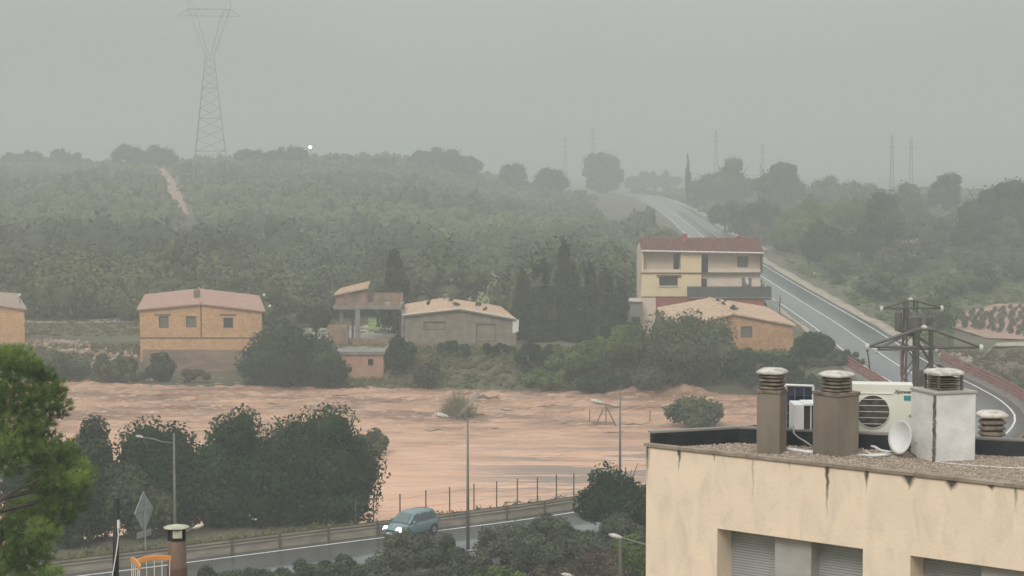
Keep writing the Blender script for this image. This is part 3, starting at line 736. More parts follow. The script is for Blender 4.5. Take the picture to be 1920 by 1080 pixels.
# dish on the terrace, tank, annex
d = thing('satellite_dish', 'tiny white satellite dish on the yellow house terrace', 'satellite dish', (X(1396), YY - 1.2, Z(555.3)))
q = MB(); q.tube([(0, 0, 0), (0, 0, 1.55)], .03, 6); q.build('mast', M['gal'], d)
q = MB(T=Matrix.Translation((0, -.1, 1.95)) @ Matrix.Rotation(rad(60), 4, 'Z') @ Matrix.Rotation(rad(75), 4, 'X')); q.lathe([(.03, 0), (.3, .05), (.5, .16), (.49, .18), (.29, .08), (.02, .03)], (0, 0, 0), 16); q.build('reflector', M['white'], d, smooth=True)
tk = thing('awning', 'pale tarpaulin shelter on a dark pole beside the yellow house', 'awning', (X(1440), YY - 3, 1.0))
q = MB(); zt = atY(1440, 563, YY - 3)[2]; q.prism([(X(1428), YY - 3, zt), (X(1456), YY - 3, zt - .1), (X(1452), YY - 3, zt - 1.9), (X(1440), YY - 3, zt - 1.5)], (0, 1.8, 0)); q.build('tarpaulin', M['gal'], tk, world=True)
q = MB(); q.tube([(X(1454), YY - 3.1, 1), (X(1457), YY - 3.1, zt + .5)], .07, 6); q.tube([(X(1430), YY - 2, 1), (X(1430), YY - 2, zt)], .05, 6); q.build('pole', M['darkrail'], tk, world=True)
an = thing('shed', 'grey shed with a dark doorway left of the yellow house', 'shed', (atY(1192, 600, 236)[0], 236, .8))
q = MB(); h = hole(1183, 1201, 594, 612, 236); holed_wall(q, atY(1180, 600, 236)[0], atY(1204, 600, 236)[0], 236, .3, lambda x: atY(1190, 566, 236)[2], [h], depth=.3)
q.b2(atY(1180, 600, 236)[0], atY(1204, 600, 236)[0], 236.31, 241, .3, atY(1190, 566, 236)[2]); q.build('wall', M['concrete'], an, world=True)
q = MB(); a = atY(1178, 563, 235.8); c = atY(1205, 566, 235.8); q.b2(a[0], c[0], 235.7, 241.3, c[2], c[2] + .12); q.build('roof', M['whitecap'], an, world=True)
window(an, h, 236, .2, M['darkwin'])

for px, py, Y, lb in ((37, 553, 224, 'tiny white globe lamp beside the small house at the left edge'), (495, 553, 219, 'tiny white globe lamp at the right eave of the wide orange house'), (506, 574, 219.5, 'lower tiny white globe lamp right of the wide orange house')):
    p = atY(px, py, Y); zg = ground(p[0], Y); gl = thing('garden_lamp', lb, 'lamp', (p[0], Y, zg))
    q = MB(); q.tube([(0, 0, -.2), (0, 0, p[2] - zg - .12)], .05, 6); q.build('pole', M['darkrail'], gl)
    q = MB(); q.lathe([(.05, -.18), (.15, -.08), (.17, .03), (.1, .15), (.01, .18)], (0, 0, p[2] - zg), 10); q.build('globe', M['white'], gl, smooth=True)
p = atY(1546, 632, 226); zg = ground(p[0], 226); gl = thing('traffic_sign', 'small round dark back of a sign at the left edge of the uphill road', 'traffic sign', (p[0], 226, zg))
q = MB(); q.tube([(0, 0, -.2), (0, 0, p[2] - zg)], .05, 6); q.build('pole', M['gal'], gl)
q = MB(T=Matrix.Translation((0, -.07, float(p[2] - zg))) @ Matrix.Rotation(rad(90), 4, 'X')); q.lathe([(.4, -.015), (.4, .015)], (0, 0, 0), 20); q.build('disc', M['darkrail'], gl)

# ---- open ruin on columns left of the grey house
YU = 223.0
M['ruinbrick'] = mat('brown_brick_rubble', (0.34, 0.22, 0.155), (0.20, 0.145, 0.11), scale=1.6, rough=.85, bump=.6, bscale=6)
def UX(px): return atY(px, 600, YU)[0]
def UZ(py): return atY(700, py, YU)[2]
ru = thing('ruin', 'roofless concrete structure on columns with a scrap of tiled roof', 'ruin', (UX(690), YU, .9))
q = MB(); q.b2(UX(625), UX(752), YU, YU + 7, UZ(580), UZ(573)); q.build('slab', M['concrete'], ru, world=True)
for a, c, y0 in ((666, 675, 0), (752, 758, 0), (629, 636, 5.5), (652, 656, 5.0), (742, 747, 5.5)):
    q = MB(); q.b2(UX(a), UX(c), YU + y0 + .05, YU + y0 + .55, -.2 if y0 < 1 else .5, UZ(580.2)); q.build('column', M['concrete'], ru, world=True)
for a, c in ((629, 646), (650, 688), (700, 722), (731, 750)):
    q = MB(); q.b2(UX(a), UX(c), YU + .3, YU + .55, UZ(572.9), UZ(554 if a > 690 else 549)); q.build('upper_wall', M['ruinbrick'], ru, world=True)
q = MB(); q.b2(UX(629), UX(750), YU + 6.4, YU + 6.8, UZ(572.9), UZ(556)); q.build('rear_wall', M['ruinbrick'], ru, world=True)
q = MB(); roof_plane(q, (UX(627), YU - .1, UZ(552)), (UX(690), YU - .1, UZ(539)), (UX(688), YU + 5, UZ(533)), (UX(632), YU + 5, UZ(547)), ribs=16); q.build('roof', M['sandtile'], ru, world=True)
q = MB(); q.b2(UX(617), UX(654), YU - 1.5, YU - .2, -.5, UZ(609)); q.build('low_wall', M['ruinbrick'], ru, world=True)
q = MB(); q.b2(UX(654.2), UX(752), YU - .7, YU - .3, -.5, UZ(634)); q.build('parapet', M['ruinbrick'], ru, world=True)
hu = thing('hut', 'low salmon stone hut with round dark opening on the river bank', 'hut', (atY(690, 690, 212)[0], 212, -1.5))
q = MB(); xa, xb = atY(640, 690, 212)[0], atY(719, 690, 212)[0]; zt = atY(690, 665, 212)[2]
h = hole(689.5, 700, 673, 686, 212); holed_wall(q, xa, xb, 212, -2.6, lambda x: zt, [h], depth=.4); q.b2(xa, xb, 212.41, 217, -2.6, zt); q.build('wall', M['pinkbrick'], hu, world=True)
q = MB(); q.lathe([(.36, 0), (.36, .02)], (0, 0, 0), 12); o = q.build('opening', M['black'], hu); o.rotation_euler = (rad(90), 0, 0); o.location = (float((h[0] + h[1]) / 2 - hu.location.x), .38, float((h[2] + h[3]) / 2 - hu.location.z))  # black disc stands in for the shade inside the hole
q = MB(); q.b2(atY(596, 660, 212)[0], xb + .15, 211.8, 218.5, zt, zt + .35); q.build('roof_slab', M['concrete'], hu, world=True)
# far tall wall stub cut by the right edge
YW = 460
fw = thing('farm_building', 'pale brown building edge cut by the right side of the picture', 'building', (atY(1935, 440, YW)[0], YW, ground(atY(1935, 440, YW)[0], YW)))
a = atY(1908, 405, YW); c = atY(1960, 480, YW)
q = MB(); q.b2(a[0], c[0], YW, YW + 12, fw.location.z - .5, a[2]); q.build('wall', M['barn'], fw, world=True)
q = MB(); q.b2(a[0] - .5, a[0] - .003, YW - .3, YW + 12, fw.location.z - .5, a[2] - .8); q.build('corner_pilaster', M['white'], fw, world=True)
q = MB(); q.b2(a[0] - .3, c[0] + .3, YW - .4, YW + 12.4, a[2], a[2] + .4); q.build('roof', M['sandtile'], fw, world=True)

# ================================================================== near building on the right
ZR = 17.8
A = atz(1212, 831, ZR); Rr = atz(1920, 909, ZR)
dd = (Rr - A); dd /= np.linalg.norm(dd); nn = np.array([-dd[1], dd[0], 0])      # nn points away from the camera
if nn[1] < 0: nn = -nn
YAW = math.atan2(dd[1], dd[0])
B = atz(1386, 798, ZR + .18); BR_ = atz(1920, 822, ZR + .18)
LEN = 9.0; E = A + dd * LEN
bdir = (BR_ - B) / np.linalg.norm(BR_ - B); E2 = B + bdir * 9.5
nb = thing('apartment_block', 'near cream rendered building with gravel roof and grey roller shutters', 'building', (A[0], A[1], 0.0))
TN = Matrix.Translation(Vector((A[0], A[1], 0))) @ Matrix.Rotation(YAW, 4, 'Z')     # local: x along the front, y inwards
def on_front(px, py, off=0.0):
    """photo pixel on the facade plane (pushed in by off) -> local (u, z)"""
    r = ray(px, py); o = np.array([0, 0, CZ]); p = A + nn * off
    tt = np.dot(p - o, nn) / np.dot(r, nn); P = o + r * tt
    return float(np.dot((P - A)[:2], dd[:2])), float(P[2])
wf = MB(T=TN)
u0, zt1 = on_front(1345, 990); u1, zt2 = on_front(1618, 1030); ztop = (zt1 + zt2) / 2
v0, zt3 = on_front(1707, 1043); 
zsill = ztop - 1.45
h1 = (u0, u1, zsill, ztop); h2 = (v0, v0 + (u1 - u0) * 1.35, zsill, ztop)
holes = []
for fl in range(0, 6):
    for h in (h1, h2): holes.append((h[0], h[1], h[2] - fl * 2.9, h[3] - fl * 2.9))
holed_wall(wf, 0, LEN, 0, 0, lambda x: ZR - .05, holes, depth=0.55)
wf.quad((0, 3.1, 0), (0, 0, 0), (0, 0, ZR - .05), (0, 3.1, ZR - .05)); wf.quad((LEN, 0, 0), (LEN, 5, 0), (LEN, 5, ZR - .05), (LEN, 0, ZR - .05)); wf.quad((LEN, 5, 0), (0, 3.1, 0), (0, 3.1, ZR - .05), (LEN, 5, ZR - .05))
# cream render with rain runs that start under the coping joints
cm = mat('cream_render_stained', (0.95, 0.755, 0.565), (0.86, 0.69, 0.52), scale=2.6, rough=0.8, bump=0.12, bscale=22, stretch=(1, 1, 0.7), thresh=(.35, .7))
t = cm.node_tree; bs = t.nodes['Principled BSDF']; src = bs.inputs['Base Color'].links[0].from_socket
co = t.nodes.new('ShaderNodeTexCoord'); sx = t.nodes.new('ShaderNodeSeparateXYZ'); t.links.new(co.outputs['Object'], sx.inputs[0])
def mth(op, a, b2=None, c=None):
    n = t.nodes.new('ShaderNodeMath'); n.operation = op; n.use_clamp = False
    for i, v in enumerate((a, b2, c)):
        if v is None: continue
        if isinstance(v, (int, float)): n.inputs[i].default_value = v
        else: t.links.new(v, n.inputs[i])
    return n.outputs[0]
dep = mth('SUBTRACT', ZR - .05, sx.outputs['Z'])
nz = t.nodes.new('ShaderNodeTexNoise'); nz.inputs['Scale'].default_value = 6; nz.inputs['Detail'].default_value = 6; t.links.new(co.outputs['Object'], nz.inputs[0])
wob = mth('MULTIPLY_ADD', nz.outputs[0], .10, -.05)
uw = mth('ADD', sx.outputs['X'], wob)
tot = None
for px, py, wd, ln, st in ((1213, 835, .05, .5, .8), (1273, 838, .035, .30, 1.0), (1340, 847, .02, .12, .8), (1412, 857, .018, .7, .35), (1480, 866, .015, .1, .7), (1551, 874, .035, .62, 1.1), (1624, 883, .032, .25, 1.1), (1705, 892, .085, .17, 1.3), (1784, 899, .09, .13, 1.3), (1860, 907, .05, .07, 1.1), (1905, 910, .03, .3, .6)):
    uu = on_front(px, py)[0]
    g = mth('ABSOLUTE', mth('SUBTRACT', uw, uu))
    wd *= 1.7; wloc = mth('MULTIPLY_ADD', dep, -wd * .75 / ln, wd)      # narrows downwards
    wloc = mth('MAXIMUM', wloc, wd * .22)
    s1 = mth('MAXIMUM', mth('SUBTRACT', 1.0, mth('DIVIDE', g, wloc)), 0.0)
    s2 = mth('MAXIMUM', mth('SUBTRACT', 1.0, mth('DIVIDE', dep, ln * 1.25)), 0.0)
    s = mth('MULTIPLY', mth('MULTIPLY', mth('POWER', s1, 1.3), s2), 1.55 * st)
    tot = s if tot is None else mth('MAXIMUM', tot, s)
edge = mth('MULTIPLY', mth('MAXIMUM', mth('SUBTRACT', 1.0, mth('DIVIDE', dep, .035)), 0.0), .55)
tot = mth('MINIMUM', mth('MAXIMUM', tot, edge), .93)
# broad greyish runs
mp = t.nodes.new('ShaderNodeMapping'); mp.inputs['Scale'].default_value = (1.5, 1.5, .55); t.links.new(co.outputs['Object'], mp.inputs[0])
n3 = t.nodes.new('ShaderNodeTexNoise'); n3.inputs['Scale'].default_value = 2.4; n3.inputs['Detail'].default_value = 9; n3.inputs['Distortion'].default_value = .6; n3.inputs['Roughness'].default_value = .65; t.links.new(mp.outputs[0], n3.inputs[0])
r3 = t.nodes.new('ShaderNodeMapRange'); r3.inputs[1].default_value = .48; r3.inputs[2].default_value = .75; r3.inputs[3].default_value = 0; r3.inputs[4].default_value = .6; t.links.new(n3.outputs[0], r3.inputs[0])
m1 = t.nodes.new('ShaderNodeMixRGB'); m1.inputs[2].default_value = (0.60, 0.52, 0.42, 1); t.links.new(r3.outputs[0], m1.inputs[0]); t.links.new(src, m1.inputs[1])
m2 = t.nodes.new('ShaderNodeMixRGB'); m2.inputs[2].default_value = (0.045, 0.04, 0.03, 1); t.links.new(tot, m2.inputs[0]); t.links.new(m1.outputs[0], m2.inputs[1])
t.links.new(m2.outputs[0], bs.inputs['Base Color'])
nb.rotation_euler = (0, 0, YAW)
bpy.context.view_layer.update()
def NB(mb, name, m, parent=None, **k):
    """mb in the block's local coordinates"""
    return mb.build(name, m, parent or nb, **k)
wf.T = None; wf2 = MB(); wf2.v = [TN.inverted() @ v for v in wf.v]; wf2.f = wf.f
NB(wf2, 'facade', cm)
q = MB(); holed_wall(q, 0, 0, 0, 0, lambda x: 0, [], 0) if False else None
for h in ((h1, h2)):                                   # beds of the openings: shutters and pillars
    for fl in range(0, 6):
        zo = -2.9 * fl; W_ = h[1] - h[0]
        if h is h1: segs = [(0, .37, 's'), (.37, .62, 'p'), (.62, 1, 's')]
        else: segs = [(0, .30, 's'), (.30, .50, 'p'), (.50, .80, 's'), (.80, 1, 'p')]
        for a, c, k in segs:
            xa, xb = h[0] + a * W_, h[0] + c * W_
            if k == 'p':
                q = MB(); q.b2(xa, xb, .16, .55, h[2] + zo, h[3] + zo - .003); NB(q, 'pillar', M['pillar'])
            else:
                q = MB(); n = 36; hh = (h[3] - h[2]) / n
                for i in range(n):
                    z0 = h[2] + zo + i * hh; y0 = .40
                    q.add([(xa, y0, z0 + .004), (xb, y0, z0 + .004), (xb, y0 - .005, z0 + hh * .5), (xa, y0 - .005, z0 + hh * .5), (xb, y0, z0 + hh), (xa, y0, z0 + hh)], [(0, 1, 2, 3), (3, 2, 4, 5)])
                q.quad((xa, .42, h[2] + zo), (xb, .42, h[2] + zo), (xb, .42, h[3] + zo), (xa, .42, h[3] + zo))
                NB(q, 'shutter', M['shutter'])
# coping lip, roof sheet, parapets
q = MB(); x = 0.0; rr = random.Random(4)
while x < LEN - .1:
    w_ = rr.uniform(.55, .75); q.b2(x - (.03 if x == 0 else 0), min(x + w_, LEN) - .006, -.03, .09, ZR - .045, ZR - rr.uniform(0, .004)); x += w_
NB(q, 'coping', mat('rust_brown_coping', (0.24, 0.175, 0.13), (0.36, 0.30, 0.23), scale=3, rough=.7, bump=.3, bscale=20))
inv = TN.inverted()
def loc(P): v = inv @ Vector([float(k) for k in P]); return v
Bl, El = loc(B), loc(E2)
ZF = ZR - .10
q = MB(); q.add([(0.01, .1, ZF), (LEN, .1, ZF), (El.x, El.y, ZF), (Bl.x, Bl.y, ZF)], [(0, 1, 2, 3)]); rf = NB(q, 'roof_deck', M['roofgravel'])
# parapets with bitumen inside
def parapet(P0, P1, z1, th, nm):
    P0 = Vector((P0[0], P0[1], 0)); P1 = Vector((P1[0], P1[1], 0)); d = (P1 - P0).normalized(); n_ = Vector((-d.y, d.x, 0))
    q = MB(); q.prism([P0 + Vector((0, 0, ZF - .3)), P1 + Vector((0, 0, ZF - .3)), P1 + Vector((0, 0, z1)), P0 + Vector((0, 0, z1))], n_ * th); NB(q, nm, M['bitumen'])
    q = MB(); q.prism([P0 + d * -.02 + Vector((0, 0, z1 + .002)), P1 + Vector((0, 0, z1 + .002)), P1 + Vector((0, 0, z1 + .03)), P0 + d * -.02 + Vector((0, 0, z1 + .03))], n_ * (th + .03)); NB(q, 'parapet_cap', M['concrete'])
parapet((0.0, .17), (Bl.x, Bl.y), ZR + .13, .10, 'parapet'); parapet((Bl.x, Bl.y), (El.x, El.y), ZR + .13, .12, 'parapet')
# pebbles
rs2 = np.random.RandomState(8); n = 9000
uu = rs2.uniform(0, 9, n); tt = rs2.uniform(0.02, .98, n)
P0 = np.stack([uu, np.full(n, .2)], 1); Xb = np.stack([Bl.x + (El.x - Bl.x) * uu / 9, Bl.y + (El.y - Bl.y) * uu / 9], 1)
Pp = P0 + (Xb - P0) * tt[:, None]
oct_ = np.array([(1, 0, 0), (-1, 0, 0), (0, 1, 0), (0, -1, 0), (0, 0, 1), (0, 0, -1)], float)
of = np.array([(0, 2, 4), (2, 1, 4), (1, 3, 4), (3, 0, 4), (2, 0, 5), (1, 2, 5), (3, 1, 5), (0, 3, 5)])
sc = rs2.uniform(.010, .024, (n, 1, 1)) * rs2.uniform(.6, 1.3, (n, 1, 3))
V = oct_[None] * sc + np.concatenate([Pp, np.full((n, 1), ZF + .006)], 1)[:, None, :]
Fs = of[None] + (np.arange(n) * 6)[:, None, None]
o = obj('gravel', mesh_np('gravel', V.reshape(-1, 3), Fs.reshape(-1, 3), M['pebble']), rf); o['kind'] = 'stuff'

# ---- things on that roof
def onroof(px, py): return atz(px, py, ZF)
def cap_stack(mb_c, mb_w, c, r, h, n=4, rz=0.0):
    st = h * .68 / n
    for i in range(n):
        z = i * st
        mb_c.lathe([(r * .70, z), (r * .93, z + st * .18), (r * 1.0, z + st * .42), (r * .86, z + st * .78), (r * .70, z + st * .98)], c, 20, 3.2, rz)
    z = n * st
    mb_w.lathe([(r * .8, z), (r * 1.02, z + h * .015), (r * 1.12, z + h * .06), (r * 1.12, z + h * .13), (r * .92, z + h * .22), (r * .78, z + h * .235), (r * .76, z + h * .27), (r * .05, z + h * .28)], c, 32, 4.5, rz)
def roof_chimney(label, px0, px1, py_base, py_top, py_cap, yaw, ratio_r, capw, caph=None):
    al = yaw - math.atan2((px0 + px1) / 2 - 960, F)
    c = onroof((px0 + px1) / 2, py_base); D_ = c[1]; k = ppm(D_)
    pitchfix = 1.0
    wid = (px1 - px0) / k
    w_ = wid / (math.cos(al) + math.sin(al))
    wx_ = w_ * (1 + ratio_r); wy_ = w_ * (1 - ratio_r)
    depth_off = .5 * (wx_ * math.sin(al) + wy_ * math.cos(al))
    y = D_ + depth_off
    zt = atY((px0 + px1) / 2, py_top, D_ + .1)[2]; zc = atY((px0 + px1) / 2, py_cap, y)[2]
    x = atY((px0 + px1) / 2, py_base, y)[0]
    ch = thing('chimney', label, 'chimney', (x, y, ZF), -yaw)
    q = MB(); q.b2(-wx_ / 2, wx_ / 2, -wy_ / 2, wy_ / 2, 0, zt - ZF - .05); q.build('shaft', M['chimney'], ch, bevel=.008)
    q = MB(); q.b2(-wx_ / 2 - .015, wx_ / 2 + .015, -wy_ / 2 - .015, wy_ / 2 + .015, zt - ZF - .05, zt - ZF); q.build('collar', M['capconc'], ch, bevel=.006)
    m1_, m2_ = MB(), MB(); cap_stack(m1_, m2_, (0, 0, zt - ZF), capw / 2 / k / 1.1, zc - zt)
    m1_.build('louvre_stack', M['capconc'], ch, smooth=True); m2_.build('cap', M['whitecap'], ch, smooth=True)
    return ch
roof_chimney('brown rendered chimney left of the leaning solar panel, nearest the roof corner', 1418, 1475, 853, 731, 688, rad(25), 0, 53)
roof_chimney('wide two-faced brown chimney between the solar panel and the air conditioner', 1523, 1610, 858, 737, 694, rad(53), 0, 58)
c = onroof(1768, 866); D_ = c[1] + .35; k = ppm(D_)
wc = thing('chimney', 'white rendered chimney with louvred wooden lantern under a white slab', 'chimney', (atY(1768, 800, D_)[0], D_, ZF), rad(-72.5))
zt = atY(1780, 737, D_ - .2)[2] - ZF; w_ = .68
q = MB(); q.b2(-w_ / 2, w_ / 2, -w_ / 2, w_ / 2, 0, zt); q.build('shaft', M['white'], wc, bevel=.012)
q = MB(); q.b2(-w_ / 2 - .02, w_ / 2 + .02, -w_ / 2 - .02, w_ / 2 + .02, zt + .001, zt + .035); q.build('collar', M['pillar'], wc, bevel=.006)
rr = random.Random(3); q = MB()                        # crumbled edge of the render
for i in range(34):
    z = i * zt / 34; q.box((w_ / 2 + rr.uniform(-.006, .006), -w_ / 2 + rr.uniform(-.004, .004), z + .012), (.03 + rr.random() * .02, .03, .02 + rr.random() * .014))
q.build('crumbled_edge', M['capconc'], wc)
hl = atY(1770, 692, D_)[2] - ZF - zt
hr = .19
for sx_ in (-1, 1):
    for sy_ in (-1, 1):
        q = MB(); q.b2(sx_ * hr - .015, sx_ * hr + .015, sy_ * hr - .015, sy_ * hr + .015, zt + .035, zt + hl - .07); q.build('lantern_post', M['lattice'], wc)
for i in range(5):
    q = MB(); z = zt + .05 + i * .036
    q.b2(-hr + .02, hr - .02, -hr + .01, hr - .01, z, z + .017); q.build('louvre', M['frame'] if i % 2 else M['capconc'], wc)
q = MB(); q.lathe([(hr * 1.05, 0), (hr * 1.28, .012), (hr * 1.28, .045), (hr * 1.1, .075), (.02, .09)], (0, 0, zt + hl - .08), 24, 5); q.build('cap', M['whitecap'], wc, smooth=False)
# fourth chimney, only its louvred cap shows above the far parapet
D4 = 31.2
c4 = thing('chimney', 'low louvred chimney cap rising behind the black parapet', 'chimney', (atY(1860, 800, D4)[0], D4, 0))
zb4 = atY(1860, 836, D4)[2]; zt4 = atY(1860, 768, D4)[2]
q = MB(); q.b2(-.3, .3, -.3, .3, 14.0, zb4); q.build('shaft', M['chimney'], c4)
m1_, m2_ = MB(), MB(); zb4 -= .12; cap_stack(m1_, m2_, (0, 0, zb4), 25 / ppm(D4), (zt4 - zb4) * 1.0, n=6)
for i_, v_ in enumerate(m2_.v): v_.z = zt4 - (zt4 - v_.z) * .55
for v_ in m1_.v: v_.z = zb4 + (v_.z - zb4) * 1.17
m1_.build('louvre_stack', M['capconc'], c4, smooth=True); m2_.build('cap', M['whitecap'], c4, smooth=True)
q = MB(); q.b2(-1.6, 3, -.9, 3, 0, 14.0); q.build('stair_tower', M['pillar'], c4)

# main air conditioner
c = atz(1656, 845, ZF); D_ = 29.0; k = ppm(D_)
def lc(px, py): p = atY(px, py, D_); return float(p[0]), float(p[2])
xl, zt = lc(1603, 720); xr, zb = lc(1712, 834)
yawac = rad(-9); wA = (xr - xl) / math.cos(yawac); hA = zt - zb
ac = thing('air_conditioner', 'large cream outdoor air conditioner with round fan grille between chimneys', 'air conditioner', ((xl + xr) / 2, D_ + .17, zb), yawac)
q = MB(); q.b2(-wA / 2, wA / 2, -.16, .16, 0, hA); q.build('housing', M['ac'], ac, bevel=.012)
fx = (1640 - 1657.5) / k; fz = hA * (834 - 772) / 114; fr = 30.5 / k
q = MB(T=Matrix.Translation((fx, -.163, fz)) @ Matrix.Rotation(rad(90), 4, 'X')); q.lathe([(fr, 0), (fr, .008)], (0, 0, 0), 40); q.build('fan_opening', M['grille'], ac)
q = MB(T=Matrix.Translation((fx, -.165, fz)) @ Matrix.Rotation(rad(90), 4, 'X')); q.lathe([(fr, 0), (fr + .012, .004), (fr + .012, .016), (fr, .016)], (0, 0, 0), 40, closed=False); q.build('fan_ring', M['ac'], ac)
for i in range(-2, 3):
    hw = math.sqrt(max(fr * fr - (i * fr * .38) ** 2, 0)); q = MB(); q.b2(fx - hw, fx + hw, -.187, -.180, fz + i * fr * .38 - .004, fz + i * fr * .38 + .004); q.build('guard_bar', M['ac'], ac)
q = MB()
for i in range(5):
    a = i * 2 * math.pi / 5; q.box((fx + math.cos(a) * fr * .5, -.174, fz + math.sin(a) * fr * .5), (fr * .8, .004, fr * .34), ry=-a)
q.build('fan_blade', mat('fan_blade', (0.10, 0.09, 0.075), rough=.6), ac)
q = MB(); q.b2(-wA / 2 + .01, wA / 2 - .30, -.175, -.161, fz + fr + .025, fz + fr + .037); q.b2(-wA / 2 + .01, wA / 2 - .01, -.168, -.161, hA * .17, hA * .17 + .008); q.build('panel_lip', M['aclight'], ac)
q = MB(); q.b2(wA / 2 - .055, wA / 2 - .01, -.185, -.161, hA * .48, hA * .51); q.build('latch', M['gal'], ac)
q = MB(); q.b2(wA / 2 - .135, wA / 2 - .03, -.166, -.161, hA * .735, hA * .815); q.build('energy_label', M['teal'], ac)
fc = bpy.data.curves.new('lettering', 'FONT'); fc.body = 'Xpower'; fc.size = .078; fc.shear = .3; fc.extrude = .001; fc.offset = .0018; fc.align_x = 'RIGHT'
ft = bpy.data.objects.new('tmp_text', fc); C.objects.link(ft); bpy.context.view_layer.update()
fm = bpy.data.meshes.new_from_object(ft); bpy.data.objects.remove(ft); fm.name = 'lettering'; fm.materials.clear(); fm.materials.append(M['ink'])
o = obj('lettering', fm, ac); o.rotation_euler = (rad(90), 0, 0); o.location = (wA / 2 - .02, -.164, hA * .85)
q = MB()
for s_ in (-.3, .3): q.b2(s_ - .03, s_ + .03, -.2, .2, -.06, 0); q.b2(s_ - .08, s_ + .08, -.2, .2, float(ZF - zb), -.06)
q.build('foot', M['concrete'], ac)
# satellite dish in front
c = onroof(1700, 858); D_ = c[1]; k = ppm(D_)
sdh = thing('satellite_dish', 'white oval satellite dish in front of the air conditioner', 'satellite dish', (atY(1722, 857, D_)[0], D_, ZF))
def ld(px, py): p = atY(px, py, D_); return (float(p[0] - sdh.location.x), 0.0, float(p[2] - ZF))
cx, _, cz = ld(1695, 820)
q = MB(T=Matrix.Translation((cx, 0, cz)) @ Matrix.Rotation(rad(-60), 4, 'Z') @ Matrix.Rotation(rad(82), 4, 'X')); R_ = 32 / k
q.T = q.T @ Matrix.Diagonal((1, 1, 1, 1)); q.lathe([(.01, 0.0), (R_ * .5, .02), (R_ * .85, .055), (R_, .08), (R_ * .99, .088), (R_ * .84, .064), (R_ * .5, .03), (.01, .008)], (0, 0, 0), 36); q.build('reflector', M['dish'], sdh, smooth=True)
q = MB(); q.tube([ld(1699, 835), ld(1708, 850), ld(1718, 856), ld(1732, 856)], .012, 6); q.build('arm', M['lattice'], sdh)
q = MB(); a = ld(1734, 854); q.b2(a[0] - .02, a[0] + .02, -.03, .03, 0, a[2] + .06); q.build('bracket', M['lattice'], sdh)
q = MB(); a = ld(1703, 808); q.tube([ld(1697, 850), (a[0] + .05, -.28, a[2] - .15)], .006, 5); q.box((a[0] + .05, -.3, a[2] - .14), (.05, .07, .05)); q.build('feed_arm', M['gal'], sdh)
# solar panel
D_ = 30.0
pa = [tuple(float(v) for v in atY(a, c, D_)) for a, c in ((1473, 843), (1525, 850), (1525, 724), (1473, 722))]
so = thing('solar_panel', 'white framed dark solar panel propped upright between the two brown chimneys', 'solar panel', (pa[0][0], D_, ZF))
def fr_bar(mb, a, c, w_): mb.tube([a, c], w_, 4)
q = MB()
for i in range(4): fr_bar(q, pa[i], pa[(i + 1) % 4], .022)
q.build('frame', M['white'], so, world=True)
P = [Vector(p) for p in pa]; nx, nz_ = 3, 7
for i in range(nx):
    for j in range(nz_):
        def bil(u, v): return P[0].lerp(P[1], u).lerp(P[3].lerp(P[2], u), v)
        g = .035
        q = MB(); q.prism([bil((i + g) / nx, (j + g) / nz_), bil((i + 1 - g) / nx, (j + g) / nz_), bil((i + 1 - g) / nx, (j + 1 - g) / nz_), bil((i + g) / nx, (j + 1 - g) / nz_)], (0, .01, 0)); q.build('cell', M['panelcell'], so, world=True)
q = MB(); q.prism([p + Vector((0, .012, 0)) for p in P], (0, .01, 0)); q.build('backing', M['pillar'], so, world=True)
q = MB(); q.tube([tuple(P[3] + Vector((.1, .02, -.3))), (P[0].x + .1, D_ + .7, ZF)], .015, 5); q.tube([tuple(P[2] + Vector((-.1, .02, -.3))), (P[1].x - .1, D_ + .7, ZF)], .015, 5); q.tube([tuple(P[0]), (P[0].x, P[0].y, ZF)], .02, 5); q.tube([tuple(P[1]), (P[1].x, P[1].y, ZF)], .02, 5); q.build('prop', M['gal'], so, world=True)
# small split unit seen end-on
D_ = 29.2
a = atY(1487, 757, D_); b_ = atY(1523, 822, D_)
su = thing('air_conditioner', 'small white outdoor unit seen end-on before the solar panel', 'air conditioner', (a[0], D_, ZF))
W_ = float(b_[0] - a[0]); z0 = float(b_[2] - ZF); z1 = float(a[2] - ZF)
q = MB(); q.b2(0, W_ * .52, -.1, .42, z0, z1); q.build('end_panel', M['aclight'], su, bevel=.012)
q = MB(); q.b2(W_ * .52, W_ * 1.5, -.06, .40, z0, z1 - .02); q.build('condenser', M['grille'], su)
q = MB(); q.b2(W_ * .52, W_ * 1.5, -.1, .42, z1 - .018, z1 + .01); q.b2(W_ * .85, W_ * .90, -.09, -.06, z0, z1 - .02)
q.build('casing_frame', M['aclight'], su)
q = MB(); q.b2(0, .1, 0, .4, 0, z0); q.b2(W_, W_ + .1, 0, .4, 0, z0); q.build('foot', M['concrete'], su)
def cable(label, pts, r, m, py=None):
    c = thing('cable', label, 'cable', pts[0]); q = MB(); q.tube(pts, r, 7); q.build('sheath', M[m], c, world=True, smooth=True); return c
def rp(px, py, dz=.02):
    p = atz(px, py, ZF + dz); return tuple(float(v) for v in p)
def rY(px, py, Y): return tuple(float(v) for v in atY(px, py, Y))
def hose(name, label, pts, r, m):
    q = MB(); q.tube(pts, r, 7); o = q.build(name, M[m], smooth=True); return tag(o, label, name)
hose('pipe', 'thick white pipe lying on gravel between the brown chimneys', [rp(1474, 842, .03), rp(1490, 844, .03), rp(1508, 847, .03), rp(1524, 848, .03)], .028, 'white')
hose('hose', 'thin grey hose hanging from the small end-on unit', [rY(1488, 800, 29.0), rY(1488, 812, 28.9), rY(1496, 820, 28.9), rY(1510, 828, 28.8), rY(1524, 838, 28.7)], .014, 'gal')
